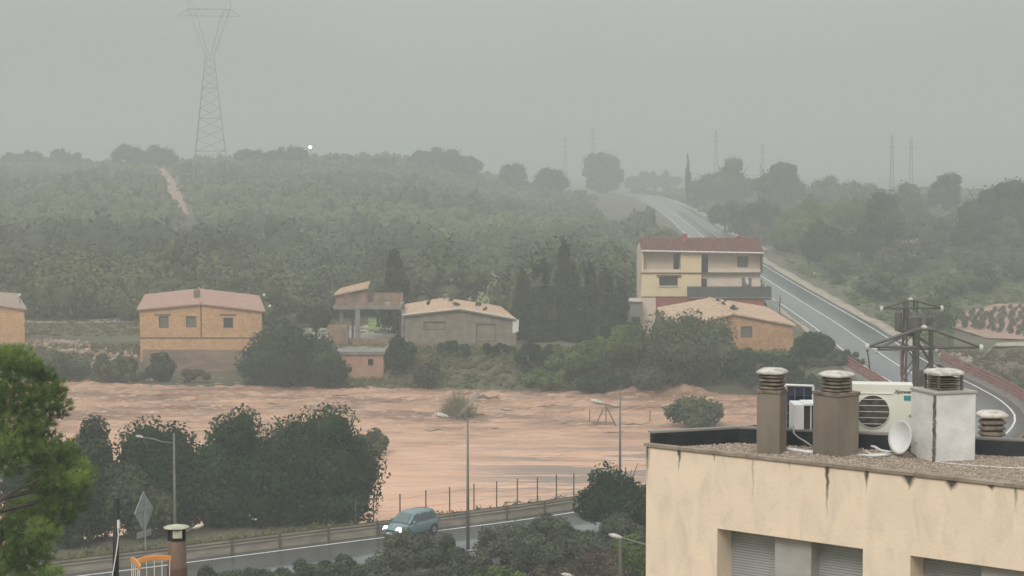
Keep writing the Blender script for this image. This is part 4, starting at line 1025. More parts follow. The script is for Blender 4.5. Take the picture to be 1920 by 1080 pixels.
hose('pipe', 'white insulated pipe sloping under the air conditioner', [rY(1608, 826, 28.9), rY(1622, 833, 28.8), rY(1640, 838, 28.7), rY(1652, 845, 28.6), rp(1668, 848)], .022, 'white')
hose('hose', 'thin pale hose looping below the air conditioner', [rY(1609, 833, 28.9), rY(1620, 844, 28.7), rp(1634, 852), rp(1652, 851), rp(1676, 847)], .012, 'aclight')
hose('pipe', 'long white pipe flat on the roof under the air conditioner', [rp(1610, 853, .03), rp(1640, 855, .03), rp(1672, 852, .03)], .02, 'white')
hose('cable', 'thin white cable trailing over the gravel right of the white chimney', [rp(1750, 866, .012), rp(1790, 870, .012), rp(1830, 873, .012), rp(1880, 877, .012), rp(1940, 878, .012)], .008, 'white')
hose('pipe', 'short white pipe on top beside the air conditioner, meeting the white chimney', [rY(1708, 728, 29.2), rY(1745, 729, 29.2)], .026, 'white')

# ================================================================== steel work, lamps, road furniture
def lattice_mast(mb, w0, w1, h, z0=0.0, step=1.0, r=.04, rd=.022):
    for sx_ in (-1, 1):
        for sy_ in (-1, 1): mb.tube([(sx_ * w0, sy_ * w0, z0), (sx_ * w1, sy_ * w1, h)], r, 4)
    z = z0; i = 0
    while z < h - step * .6:
        a = w0 + (w1 - w0) * (z - z0) / (h - z0); z2 = min(z + step, h); c = w0 + (w1 - w0) * (z2 - z0) / (h - z0)
        s = 1 if i % 2 else -1
        for sy_ in (-1, 1):
            mb.tube([(-s * a, sy_ * a, z), (s * c, sy_ * c, z2)], rd, 4); mb.tube([(sy_ * a, -s * a, z), (sy_ * c, s * c, z2)], rd, 4)
        i += 1; z = z2
def near_pylon(label, px0, px1, pytop, Y, arm_py, arm_l, arm_r, apex_py, yaw, lower=None):
    pc = (px0 + px1) / 2; p = atY(pc, pytop, Y); k = ppm(Y)
    zb = ground(p[0], Y); o = thing('electricity_pylon', label, 'pylon', (p[0], Y, zb), yaw)
    H_ = float(p[2] - zb); w1 = (px1 - px0) / 2 / k * .82
    q = MB(); lattice_mast(q, w1 * 1.6, w1, H_, 0, .95, .065, .034); q.build('mast', M['lattice'], o)
    def arm(py, l, r_, apy, nm):
        z = float(atY(pc, py, Y)[2] - zb); za = float(atY(pc, apy, Y)[2] - zb)
        xl = (l - pc) / k / math.cos(yaw); xr = (r_ - pc) / k / math.cos(yaw)
        q = MB()
        for sy_ in (-w1, w1):
            q.tube([(xl, 0, z), (0, sy_, z), (xr, 0, z)], .045, 4); q.tube([(xl, 0, z), (-w1, sy_, za), (w1, sy_, za), (xr, 0, z)], .045, 4)
        q.build(nm, M['lattice'], o)
        for x in (xl, xr):
            s = MB(); s.lathe([(.03, -.22), (.08, -.18), (.11, -.03), (.09, .10), (.03, .15)], (x, 0, z), 10); s.build('insulator', M['whitecap'], o, smooth=True)
        return xl, z
    xl, z = arm(arm_py, arm_l, arm_r, apex_py, 'crossarm')
    s = MB(); s.lathe([(.03, 0), (.14, .03), (.15, .11), (.04, .18)], (0, 0, float(atY(pc, apex_py, Y)[2] - zb)), 10); s.build('insulator', M['whitecap'], o, smooth=True)
    if lower: arm(*lower, 'crossarm')
    return o, H_, k
Y1 = 104.0; Y2 = 84.0
py1, H1, k1 = near_pylon('slender lattice pylon, the farther of the close pair above the rooftop', 1696, 1719, 562, Y1, 578, 1652, 1768, 564, rad(6), (655, 1642, 1758, 628))
q = MB()
for (px, py, w_, h_) in ((1711, 607, .42, 1.0), (1681, 600, .2, 1.1), (1739, 598, .16, .5)):
    p = atY(px, py, Y1); q.lathe([(w_ * .8, -h_ / 2), (w_, -h_ / 2 + .1), (w_, h_ / 2 - .1), (w_ * .6, h_ / 2), (w_ * .3, h_ / 2 + .25)], (p[0], p[1] - .5, p[2]), 10)
    q.tube([(p[0], p[1] - .5, p[2] - h_ / 2), (atY(1708, py + 20, Y1)[0], Y1, atY(1708, py + 22, Y1)[2])], .05, 5)
q.build('transformer', M['lattice'], py1, world=True)
q = MB(); p = [atY(a, c, Y1 - .7) for a, c in ((1689, 640), (1689, 700), (1692, 716), (1710, 740), (1712, 800))]; q.tube(p, .05, 5); q.build('conduit', M['redpaint'], py1, world=True)
py2, H2, k2 = near_pylon('broad lattice pylon with white insulators, nearer of the close pair above the rooftop', 1718, 1748, 617, Y2, 651, 1628, 1839, 617, rad(-4))
q = MB(); p0 = atY(1626, 655, Y2); q.tube([p0, atY(1629, 676, Y2), atY(1631, 692, Y2)], .03, 4); q.build('dropper', M['lattice'], py2, world=True); q = MB(); q.tube([atY(1724, 694, Y2 - .6), atY(1731, 735, Y2 - .6)], .16, 6); q.build('cable_box', M['lattice'], py2, world=True)

def street_lamp(label, px, py_top, Y, arm_pts, head, zb=None, rr_=.08, group=None, m='lamppole', above=0.0, pytag=None):
    """pole at px; arm_pts pixel polyline from the pole to the head"""
    p = atY(px, py_top, Y); zb = ground(p[0], Y) if zb is None else zb
    o = thing('street_lamp', label, 'street lamp', (p[0], Y, zb), group=group)
    q = MB(); q.tube([(p[0], Y, zb), (p[0], Y, zb + (p[2] - zb) * .45), (p[0], Y, p[2] + above)], [rr_ * 1.35, rr_, rr_ * .6], 8); q.build('pole', M[m], o, world=True, smooth=True)
    pts = [atY(a, c, Y) for a, c in arm_pts]
    q = MB(); q.tube(pts, rr_ * .5, 6); q.build('arm', M[m], o, world=True, smooth=True)
    a = Vector(list(atY(*head[0], Y))); c = Vector(list(atY(*head[1], Y)))
    q = MB(); d = (c - a); n = 7; pts = [a + d * (i / (n - 1)) for i in range(n)]; L_ = d.length
    q.tube(pts, [L_ * v for v in (.045, .10, .15, .17, .16, .12, .04)], 10); hd = q.build('lamp_head', M['whitecap'], o, world=True, smooth=True)
    # flatten the head vertically
    for v in hd.data.vertices: pass
    return o
street_lamp('tall grey street lamp before the left riverside trees, lamp head at the left', 326, 812, 103, [(326, 830), (305, 829), (288, 823), (268, 820)], [(270, 820), (254, 817)])
street_lamp('street lamp right of the blue-green car, its head over the debris in the river', 877, 783, 106, [(877, 787), (864, 787), (850, 784), (838, 781)], [(842, 782), (814, 776)])
street_lamp('street lamp with extended pole top in front of the river, nearest the building corner', 1163, 735, 122, [(1163, 764), (1152, 763), (1143, 760), (1132, 756)], [(1134, 757), (1106, 750)], above=.02)
street_lamp('low street lamp reaching left from behind the cream building corner', 1232, 1010, 81, [(1232, 1026), (1210, 1021), (1188, 1015), (1165, 1008)], [(1168, 1009), (1141, 1002)])
street_lamp('small lamp head at the bottom edge below the bushes', 1100, 1080, 80, [(1100, 1092), (1082, 1083), (1072, 1079)], [(1074, 1080), (1052, 1076)])
street_lamp('white lamp head sticking out right of the capped flue', 338, 1010, 72, [(338, 1003), (350, 996), (362, 990)], [(360, 991), (382, 984)])
q = MB(); p = atY(1163, 1020, 88); q.tube([(p[0], 88, 0), (p[0], 88, atY(1163, 1006, 88)[2])], [.1, .08], 8)
tag(q.build('post', M['darkrail'], smooth=True), 'thin dark post standing below the low lamp near the building corner', 'post')

# road barriers
def barrier(label, P, off, hgt_, side, m, postm, zoff=0.0, post_step=1):
    N = along(P); A_ = np.c_[P[:, :2] + N * off, P[:, 2] + zoff]
    o = thing('guardrail', label, 'guardrail', A_[0])
    # W profile
    prof = [(0, .0), (.05, .05), (0, .11), (0, .17), (.05, .23), (0, .30)]
    st = 2
    for i in range(0, len(A_) - 1, st):
        B_ = A_[i:i + st + 1]; Nn = N[i:i + st + 1]; V = []; Fc = []
        for j in range(len(B_)):
            for (a, c) in prof: V.append((B_[j][0] - Nn[j][0] * a * side, B_[j][1] - Nn[j][1] * a * side, B_[j][2] + hgt_ - .32 + c))
        n = len(prof)
        for j in range(len(B_) - 1):
            for k in range(n - 1): Fc.append((j * n + k, (j + 1) * n + k, (j + 1) * n + k + 1, j * n + k + 1))
        q = MB(); q.add(V, Fc); q.build('rail', M[m], o, world=True)
    for i in range(0, len(A_), post_step):
        q = MB(); q.b2(A_[i][0] - .06, A_[i][0] + .06, A_[i][1] - .05, A_[i][1] + .05, A_[i][2] - .15, A_[i][2] + hgt_ - .03); q.build('post', M[postm], o, world=True)
    return o
NB_ = seg(72, 139)
# travel runs left to right, away from the camera; its right side is the camera side
barrier('weathered brown roadside barrier between the car and the river', NB_, -4.9, .80, 1, 'rail', 'darkrail')
q = MB(); N = along(NB_); A_ = np.c_[NB_[:, :2] + N * -5.05, NB_[:, 2]]
kw = ribbon('kerb_wall', NB_, -5.35, -5.0, .40, M['rail'], .9, kind=None); tag(kw, 'low brown parapet wall behind the roadside barrier', 'wall')
if 'kind' in kw: del kw['kind']
barrier('low barrier on the near side of the road, half hidden by round bushes', seg(72, 128), 4.8, .70, -1, 'gal', 'darkrail')
ribbon('pavement', seg(72, 128), 5.3, 7.2, .02, M['concrete'], .3)
# wire fence at the water's edge
fx_ = [(664, 936), (698, 930), (748, 926), (797, 919), (842, 913), (888, 907), (931, 902), (970, 898), (1008, 895), (1044, 890), (1077, 887), (1143, 880), (1175, 876)]
fy = []
for i, (px, py) in enumerate(fx_):
    # stand on the bank edge behind the barrier
    xx = (px - 960) / F * 122
    for _ in range(6): yy = 118.6 + .67 * xx + 1.9; xx = (px - 960) / F * (yy / math.cos(0))
    fy.append((xx, yy, float(atY(px, py, yy)[2])))
fe = thing('wire_fence', 'wire fence of thin dark posts along the flooded river edge', 'fence', (fy[0][0], fy[0][1], -1))
for i, (x, y, z) in enumerate(fy):
    q = MB(); q.tube([(x, y, -1.4), (x, y, z)], .045, 6); q.build('post', M['darkrail'], fe, world=True)
wi = MB()
for h_ in (.25, .55, .8):
    wi.tube([(x, y, -.6 + (z + .6) * h_ * 1.1) for x, y, z in fy], .008, 3)
wi.build('wire', M['darkrail'], fe, world=True)
x, y, z = fy[11]; xa = x + (1112 - 1143) / F * y
q = MB()
for dx in (-.45, -.15, .15, .45): q.tube([(xa + dx, y - .1, -.9), (xa + dx * .15, y - .1, float(atY(1112, 880, y)[2]))], .035, 5)
q.tube([(xa - .3, y - .1, 0.2), (xa + .3, y - .1, 0.2)], .03, 5); q.build('brace_frame', M['darkrail'], fe, world=True)

# bridge with red railings
br = thing('bridge', 'road bridge with faded red railings over the flood', 'bridge', (40, 180, 1))
BP = seg(158, 205)
i0 = np.argmin(abs(ROAD[:, 1] - 150)); 
q = MB(); N = along(BP)
V = []; n = len(BP)
for o_ in (-5.9, 5.9):
    for dz in (.02, -1.1): V.append(np.c_[BP[:, :2] + N * o_, BP[:, 2] + dz])
V = np.concatenate(V); Fc = []
for i in range(n - 1):
    a, b_, c, d = i, n + i, 2 * n + i, 3 * n + i
    Fc += [(a, c, c + 1, a + 1), (a, a + 1, b_ + 1, b_), (c, d, d + 1, c + 1), (b_, b_ + 1, d + 1, d)]
obj('deck', mesh_np('deck', V, np.array(Fc), M['concrete']), br).location = (-40, -180, -1)
for y_ in (166, 178, 190):
    q = MB(); q.b2(35.5, 45, y_ - .5, y_ + .5, -4, -.15); q.build('pier', M['concrete'], br, world=True)
def railing(P, off, nm_label):
    N = along(P); A_ = np.c_[P[:, :2] + N * off, P[:, 2]]
    o = thing('railing', nm_label, 'railing', A_[0])
    for h_ in (.35, .7, 1.08):
        q = MB(); q.tube(A_ + np.array([0, 0, h_]), .055, 5); q.build('rail', M['redpaint'], o, world=True)
    for i in range(len(A_)):
        q = MB(); q.b2(A_[i][0] - .07, A_[i][0] + .07, A_[i][1] - .07, A_[i][1] + .07, A_[i][2] - .05, A_[i][2] + 1.15); q.build('post', M['redpaint'], o, world=True)
    q = MB(); 
    for i in range(len(A_) - 1):
        for t_ in np.linspace(.12, .88, 9):
            p = A_[i] + (A_[i + 1] - A_[i]) * t_; q.box((p[0], p[1], p[2] + .52), (.03, .03, 1.0))
    b_ = q.build('balusters', M['redpaint'], o, world=True); b_['kind'] = 'stuff'
    return o
railing(seg(158, 219), -5.5, 'faded red baluster railing on the left edge of the bridge')
railing(seg(146, 206), 5.5, 'faded red railing curving along the right edge of the bridge')
# curb of the right shoulder
# traffic sign seen from behind
Ys = 107.6
p = atY(271, 1030, Ys); sg = thing('traffic_sign', 'grey diamond traffic sign seen from behind with small plate under it', 'traffic sign', (p[0], Ys, ground(p[0], Ys)), math.atan2(.838, -.546) - rad(90) + rad(90))
zt, zm, zb_ = [float(atY(271, v, Ys)[2] - sg.location.z) for v in (921, 958, 998)]
hw = 36 / 2 / ppm(Ys) / .37
sg.rotation_euler = (0, 0, rad(33 + 35))
hw = 18 / ppm(Ys) / math.cos(rad(68 - 12))
q = MB(); q.prism([(-hw, 0, zm), (0, 0, zb_), (hw, 0, zm), (0, 0, zt)], (0, .04, 0)); q.build('plate', M['gal'], sg)
q = MB(); q.b2(-hw * .94, hw * .94, -.03, -.002, zm - .05, zm + .02); q.b2(-.03, .03, -.035, -.002, zb_ + .1, zt - .1); q.build('stiffener', M['concrete'], sg)
z1, z2 = [float(atY(271, v, Ys)[2] - sg.location.z) for v in (995, 1007)]
q = MB(); q.b2(-hw * .75, hw * .75, 0, .03, z2, z1); q.build('lower_plate', M['gal'], sg)
q = MB(); q.tube([(0, -.06, -.3), (0, -.06, zm)], .05, 8); q.build('pole', M['gal'], sg)

# ================================================================== far pylons and poles
def far_pylon(label, px, py_top, py_base, Y, group=None, wpx=6):
    p = atY(px, py_top, Y); zb = float(atY(px, py_base, Y)[2]); zb = min(zb, ground(p[0], Y)); o = thing('electricity_pylon', label, 'pylon', (p[0], Y, zb), group=group)
    H_ = float(p[2] - zb); w = wpx / ppm(Y) / 2
    q = MB(); lattice_mast(q, w * 1.3, w * .4, H_, 0, H_ / 12, .10, .035); q.build('mast', M['farsteel'], o)
    for f_, l_ in ((.92, 2.2), (.82, 2.8)):
        q = MB(); q.box((0, 0, H_ * f_), (l_ * 2.0, .18, .18)); q.build('crossarm', M['farsteel'], o)
    return o
for lab, px, a, c, Y_ in (('faint pylon above the dome-shaped tree, left of it', 1343, 243, 305, 900), ('smaller faint pylon directly over the dome-shaped tree', 1430, 270, 310, 930), ('darkest of the faint pylons on the right skyline', 1673, 253, 345, 760),
                      ('faint pylon just right of the darkest skyline pylon', 1709, 257, 345, 860), ('barely visible pylon left of the tree at the road crest', 1060, 255, 312, 960), ('barely visible pylon behind the tree at the road crest', 1112, 237, 300, 930)):
    far_pylon(lab, px, a, c, Y_)
# the tall pylon at the left
YP = 640.0; k = ppm(YP)
zb = ground(atY(395, 300, YP)[0], YP)
tp = thing('electricity_pylon', 'huge V-headed transmission tower fading into the rain', 'pylon', (atY(395, 300, YP)[0], YP, zb), rad(8))
def pz(py): return float(atY(395, py, YP)[2] - zb)
q = MB()
def leg(x0, y0, z0, x1, y1, z1, r=.14): q.tube([(x0, y0, z0), (x1, y1, z1)], r * .5, 4)
wb, ww_, zw = 34 / k, 8 / k, pz(105)
for sx_ in (-1, 1):
    for sy_ in (-1, 1): leg(sx_ * wb, sy_ * wb, 0, sx_ * ww_, sy_ * ww_ * .8, zw, .2)
lv = [pz(v) for v in (300, 283, 262, 243, 222, 203, 184, 165, 148, 133, 119, 105)]
for i in range(len(lv) - 1):
    a = wb + (ww_ - wb) * lv[i] / zw; c = wb + (ww_ - wb) * lv[i + 1] / zw
    for s_ in (-1, 1):
        for tt_ in (-1, 1):
            leg(-s_ * a, tt_ * a, lv[i], s_ * c, tt_ * c, lv[i + 1], .09); leg(tt_ * a, -s_ * a, lv[i], tt_ * c, s_ * c, lv[i + 1], .09)
    if i in (1, 4, 7):
        for s_ in (-1, 1): leg(-a, s_ * a, lv[i], a, s_ * a, lv[i], .13)
q.build('mast', M['farsteel'], tp)
q = MB(); zt_ = pz(18)
for s_ in (-1, 1):
    for dx in (0, 1):
        for y_ in (-1, 1): leg(s_ * ww_ * (.2 + .8 * dx), y_ * ww_ * .7, zw, s_ * (26 + 12 * dx) / k, y_ * .9, zt_, .15)
    for i in range(7):
        t0, t1 = i / 7, (i + 1) / 7
        def at_(t_, dx): return s_ * (ww_ * (.2 + .8 * dx) + ((26 + 12 * dx) / k - ww_ * (.2 + .8 * dx)) * t_)
        leg(at_(t0, i % 2), -1, zw + (zt_ - zw) * t0, at_(t1, 1 - i % 2), -1, zw + (zt_ - zw) * t1, .08)
    leg(s_ * 38 / k, 0, zt_, s_ * 42 / k, 0, zt_ + 30 / k, .14); leg(s_ * 26 / k, 0, zt_, s_ * 42 / k, 0, zt_ + 30 / k, .14)
q.build('v_head', M['farsteel'], tp)
q = MB()
za, zc_ = pz(30), pz(17)
for y_ in (-1, 1):
    leg(-58 / k, 0, za, 58 / k, 0, za, .15); leg(-38 / k, y_, zc_, 38 / k, y_, zc_, .13); leg(-58 / k, 0, za, -38 / k, y_, zc_, .12); leg(58 / k, 0, za, 38 / k, y_, zc_, .12)
for i in range(9):
    a = -38 / k + i * 76 / k / 9; leg(a, 0, za if i % 2 else zc_, a + 76 / k / 9, 0, zc_ if i % 2 else za, .09)
q.build('crossarm', M['farsteel'], tp)

def wood_pole(label, px, py0, py1, cross=True):
    b_ = G(px, py1); p = atY(px, py0, b_[1]); o = thing('utility_pole', label, 'utility pole', b_)
    q = MB(); q.tube([b_ - np.array([0, 0, .3]), p], [.17, .12], 6); q.build('pole', M['bark'], o, world=True)
    if cross: q = MB(); q.b2(p[0] - .8, p[0] + .8, p[1] - .07, p[1] + .07, p[2] - .6, p[2] - .45); q.build('crossarm', M['bark'], o, world=True)
wood_pole('dark wooden utility pole in the field, tallest right of the road', 1655, 472, 542)
wood_pole('wooden utility pole standing in scrub left of the tallest field pole', 1589, 448, 520)
wood_pole('short utility pole behind the yellow house roof beside the road', 1467, 415, 456, False)
wood_pole('thin utility pole before the dark tree at the far right', 1786, 400, 480)
# distant lit lamp over the crest
p = atY(582, 276, 700); zb = ground(p[0], 700)
fl = thing('floodlight', 'bright lit lamp glowing on the far left horizon', 'lamp', (p[0], 700, zb))
q = MB(); q.tube([(p[0], 700, zb), tuple(p)], .12, 5); q.build('pole', M['farsteel'], fl, world=True)
q = MB(); q.lathe([(.1, -.55), (.45, -.3), (.6, 0), (.45, .3), (.1, .55)], tuple(p + np.array([0, -.4, 0])), 10); q.build('lamp', M['farlamp'], fl, world=True)

# ================================================================== car
car = thing('parked_car', 'x', 'car', (0, 0, 0))
car.name = 'car'; car['label'] = 'blue-green people carrier driving on the wet road with headlights lit'
# body: stations along x (front +x), half section points (y,z)
Lc, Wc = 4.1, 1.72
def section(x, zb, zs, zt, hw, hr):
    """zb bottom, zs shoulder, zt centre top; hw half width at the shoulder, hr half width near the top edge"""
    return [(x, 0, zb), (x, hw * .86, zb), (x, hw * .97, zb + .10), (x, hw, (zb + zs) / 2), (x, hw * .985, zs - .04), (x, hr, zs + (zt - zs) * .55), (x, hr * .6, zt - .01), (x, 0, zt)]
st = [section(2.05, .36, .58, .62, .52, .45), section(1.98, .24, .66, .72, .70, .58), section(1.80, .20, .74, .84, .80, .66), section(1.45, .20, .84, .94, .85, .70), section(1.05, .20, .92, 1.04, .86, .72),
      section(.5, .20, .96, 1.06, .86, .74), section(-.8, .20, .98, 1.06, .86, .74), section(-1.6, .20, 1.0, 1.08, .85, .74), section(-1.9, .24, .98, 1.06, .80, .70), section(-2.03, .34, .90, .98, .70, .6)]
V = []; Fc = []; n = len(st[0])
for s in st:
    V += s; V += [(x, -y, z) for x, y, z in s[1:-1]]
m_ = n + n - 2
def ring(i): b0 = i * m_; return [b0 + j for j in range(n)] + [b0 + n + j for j in range(n - 3, -1, -1)]
for i in range(len(st) - 1):
    r0, r1 = ring(i), ring(i + 1)
    for j in range(m_): Fc.append((r0[j], r0[(j + 1) % m_], r1[(j + 1) % m_], r1[j]))
Fc.append(tuple(ring(0)[::-1])); Fc.append(tuple(ring(len(st) - 1)))
q = MB(); q.add(V, Fc); bd = q.build('body', M['carpaint'], car, smooth=True); sm = bd.modifiers.new('s', 'SUBSURF'); sm.levels = 1; sm.render_levels = 1
# cabin
def cab(zof): pass
cb = [(1.12, .98, .70), (.42, 1.50, .58), (.10, 1.58, .57), (-.9, 1.61, .57), (-1.55, 1.56, .56), (-1.92, 1.02, .70)]
V = []; Fc = []
for x, z, hw in cb: V += [(x, hw, z), (x, hw * .8, z + .035), (x, 0, z + .045), (x, -hw * .8, z + .035), (x, -hw, z)]
lowr = [(1.12, .80), (.42, .80), (.1, .80), (-.9, .80), (-1.55, .80), (-1.92, .76)]
off = len(V)
for x, hw in lowr: V += [(x, hw, 1.0), (x, -hw, 1.0)]
for i in range(5):
    for j in range(4): Fc.append((i * 5 + j, i * 5 + j + 1, (i + 1) * 5 + j + 1, (i + 1) * 5 + j))
    Fc.append((off + 2 * i, i * 5, (i + 1) * 5, off + 2 * i + 2)); Fc.append((i * 5 + 4, off + 2 * i + 1, off + 2 * i + 3, (i + 1) * 5 + 4))
q = MB(); q.add(V, Fc); q.build('roof', M['carpaint'], car, smooth=True)
q = MB(); e = .012
q.prism([(1.13, .62, 1.0), (1.13, -.62, 1.0), (.47, -.52, 1.50), (.47, .52, 1.50)][::1], (.03, 0, .03)); q.build('windscreen', M['windscreen'], car)
q = MB(); q.prism([(-1.93, .58, 1.06), (-1.93, -.58, 1.06), (-1.60, -.48, 1.50), (-1.60, .48, 1.50)], (-.03, 0, .03)); q.build('rear_window', M['carglass'], car)
for s_ in (-1, 1):
    for (xa, xb, ta, tb) in ((.92, -.02, .34, -.02), (-.10, -.88, -.10, -.86), (-.96, -1.66, -.94, -1.46)):
        q = MB(); P_ = [(xa, s_ * .81, 1.05), (xb, s_ * .81, 1.07), (tb, s_ * .605, 1.50), (ta, s_ * .605, 1.45)]; q.prism(P_, (0, s_ * .02, .004)); q.build('side_window', M['carglass'], car)
    q = MB(); q.lathe([(.03, -.1), (.09, -.06), (.10, .04), (.04, .1)], (.78, s_ * .95, 1.06), 10); q.b2(.74, .80, s_ * .9 - .08, s_ * .9 + .03, 1.0, 1.04); q.build('wing_mirror', M['carpaint'], car, smooth=True)
    q = MB(T=Matrix.Translation((1.86, s_ * .56, .68)) @ Matrix.Rotation(rad(60), 4, 'Y') @ Matrix.Rotation(s_ * rad(-18), 4, 'X')); q.lathe([(.20, -.05), (.21, 0), (.17, .06), (.02, .09)], (0, 0, 0), 16); q.build('headlight', M['headlight'], car, smooth=True)
    for x in (1.28, -1.32):
        q = MB(T=Matrix.Translation((x, s_ * .76, .31)) @ Matrix.Rotation(rad(90), 4, 'X')); q.lathe([(.2, -.11), (.31, -.10), (.315, 0), (.31, .10), (.2, .11)], (0, 0, 0), 24); wh = q.build('wheel', M['tyre'], car, smooth=True)
        q = MB(T=Matrix.Translation((x, s_ * .76 + s_ * .105, .31)) @ Matrix.Rotation(rad(90), 4, 'X')); q.lathe([(.2, -.012), (.2, .012)], (0, 0, 0), 20); hb = q.build('hub', M['hub'], None); hb.parent = wh
        q = MB(T=Matrix.Translation((x, s_ * .80, .33)) @ Matrix.Rotation(rad(90), 4, 'X')); q.lathe([(.37, -.065), (.37, .065)], (0, 0, 0), 24); q.build('wheel_arch', M['plastic'], car)
    for x in (.46, -.55): q = MB(); q.b2(x - .09, x + .09, s_ * .865 - .02, s_ * .865 + .02, .90, .93); q.build('door_handle', M['carpaint'], car)
    q = MB(); q.b2(-1.98, -1.88, s_ * .70 - .08, s_ * .70 + .08, .75, 1.05); q.build('tail_light', M['redpaint'], car)
q = MB(); q.b2(1.9, 2.04, -.36, .36, .50, .66); q.build('grille', M['plastic'], car)
q = MB(); q.b2(1.9, 2.07, -.55, .55, .27, .36); q.build('bumper_intake', M['plastic'], car)
q = MB(); q.b2(2.0, 2.085, -.26, .26, .40, .50); q.build('number_plate', M['plate'], car)
for s_ in (-.3, .15): q = MB(); q.tube([(1.16, s_, 1.03), (.9, s_ + .42, 1.21)], .012, 4); q.build('wiper', M['plastic'], car)
cp = atz(769, 1009, 0.04)
car.location = (float(cp[0]), float(cp[1]) + .75, 0.045); car.rotation_euler = (0, 0, math.atan2(-.80, -.60)); car.scale = (.93,) * 3

# ================================================================== near terrace at the lower left
ZT = 15.2
tb = thing('terrace', 'tiled roof terrace below the camera at the lower left', 'terrace', (-5.5, 26, 0))
q = MB(); q.b2(-9.5, -2.2, 22, 28.0, 0, ZT - .15); q.build('wall', cm, tb, world=True)
q = MB(); q.b2(-9.6, -2.1, 21.9, 28.1, ZT - .15, ZT); q.build('deck', M['terrace'], tb, world=True)
def tY(px, py, Y): return tuple(float(v) for v in atY(px, py, Y))
Yc = 27.3; p = atY(331, 988, Yc); k = ppm(Yc)
fl = thing('flue', 'rusty flue pipe with wide flat moss-stained rain cap', 'chimney', (p[0], Yc, ZT))
zt = float(p[2] - ZT)
q = MB(); q.lathe([(.145, 0), (.145, zt * .62), (.155, zt * .64), (.135, zt * .65), (.135, zt - .2)], (0, 0, 0), 20); q.build('pipe', M['rustpipe'], fl, smooth=True)
q = MB(); q.lathe([(.1, zt - .2), (.1, zt - .02)], (0, 0, 0), 14); q.b2(-.13, -.1, -.02, .02, zt - .2, zt - .01); q.b2(.1, .13, -.02, .02, zt - .2, zt - .01); q.build('neck', M['plastic'], fl)
q = MB(); q.b2(-.03, .10, -.145, -.11, zt - .14, zt - .03); q.build('tag_plate', M['mossmetal'], fl)
q = MB(); q.lathe([(.185, -.012), (.19, 0), (.16, .012), (.05, .03), (.01, .045)], (0, 0, zt), 28); q.build('cap', M['mossmetal'], fl, smooth=True)
Yc = 25.6; a = tY(213, 1180, Yc); c = tY(219, 934, Yc)
po = thing('antenna_mast', 'leaning black pole with a white cable beside the orange chairs', 'pole', (a[0], Yc, ZT))
a = (a[0] - .0, a[1], ZT); q = MB(); q.tube([a, c], .042, 10); q.build('pole', M['black'], po, world=True, smooth=True)
q = MB(); q.tube([tY(221, 984, Yc - .05), tY(222, 1005, Yc - .06), tY(219, 1030, Yc - .06), tY(214, 1060, Yc - .06), tY(209, 1090, Yc - .06)], .008, 6); q.tube([tY(222, 975, Yc - .05), tY(222, 990, Yc - .05)], .018, 6); q.build('cable', M['aclight'], po, world=True)
# two wooden spindle-back chairs
def spindle_chair(label, Pl, Pr, Yl, Yr, nsp, sag):
    a = Vector(tY(*Pl, Yl)); c = Vector(tY(*Pr, Yr)); d = c - a; d.z = 0; wd = d.length
    yaw = math.atan2(d.y, d.x); o = thing('chair', label, 'chair', ((a.x + c.x) / 2, (a.y + c.y) / 2, ZT), yaw)
    H_ = (a.z + c.z) / 2 - ZT
    top = [(-wd / 2 + wd * i / 12, 0, H_ + sag * (1 - (2 * i / 12 - 1) ** 2)) for i in range(13)]
    q = MB(); V = []
    for x, y, z in top: V += [(x, -.012, z - .055), (x, .02, z - .055), (x, .02, z + .012), (x, -.012, z + .012)]
    Fc = [(0, 1, 2, 3), (48, 51, 50, 49)]
    for i in range(12):
        for j in range(4): Fc.append((i * 4 + j, (i + 1) * 4 + j, (i + 1) * 4 + (j + 1) % 4, i * 4 + (j + 1) % 4))
    q.add(V, Fc); q.build('top_rail', M['wood'], o, bevel=.006)
    sh = H_ - .55
    for i in range(nsp):
        x = -wd / 2 + .02 + (wd - .04) * i / (nsp - 1); q = MB(); q.tube([(x * .94, -.01, sh), (x, .004, H_ - .05 + sag * .6)], .0065, 6); q.build('spindle', M['spindle'], o)
    q = MB(); q.b2(-wd / 2, wd / 2, -.42, .01, sh - .035, sh); q.build('seat', M['wood'], o, bevel=.008)
    for x in (-wd / 2 + .03, wd / 2 - .03):
        for y in (-.38, -.02): q = MB(); q.tube([(x, y, sh - .03), (x * 1.06, y, 0)], .018, 8); q.build('leg', M['wood'], o)
    return o
spindle_chair('orange wooden spindle-back chair, the wider one beside the flue', (257, 1046), (321, 1048), 26.3, 26.5, 5, .035)
spindle_chair('narrow side-on orange spindle-back chair next to the black pole', (246, 1046), (262, 1062), 26.6, 26.05, 5, .03)

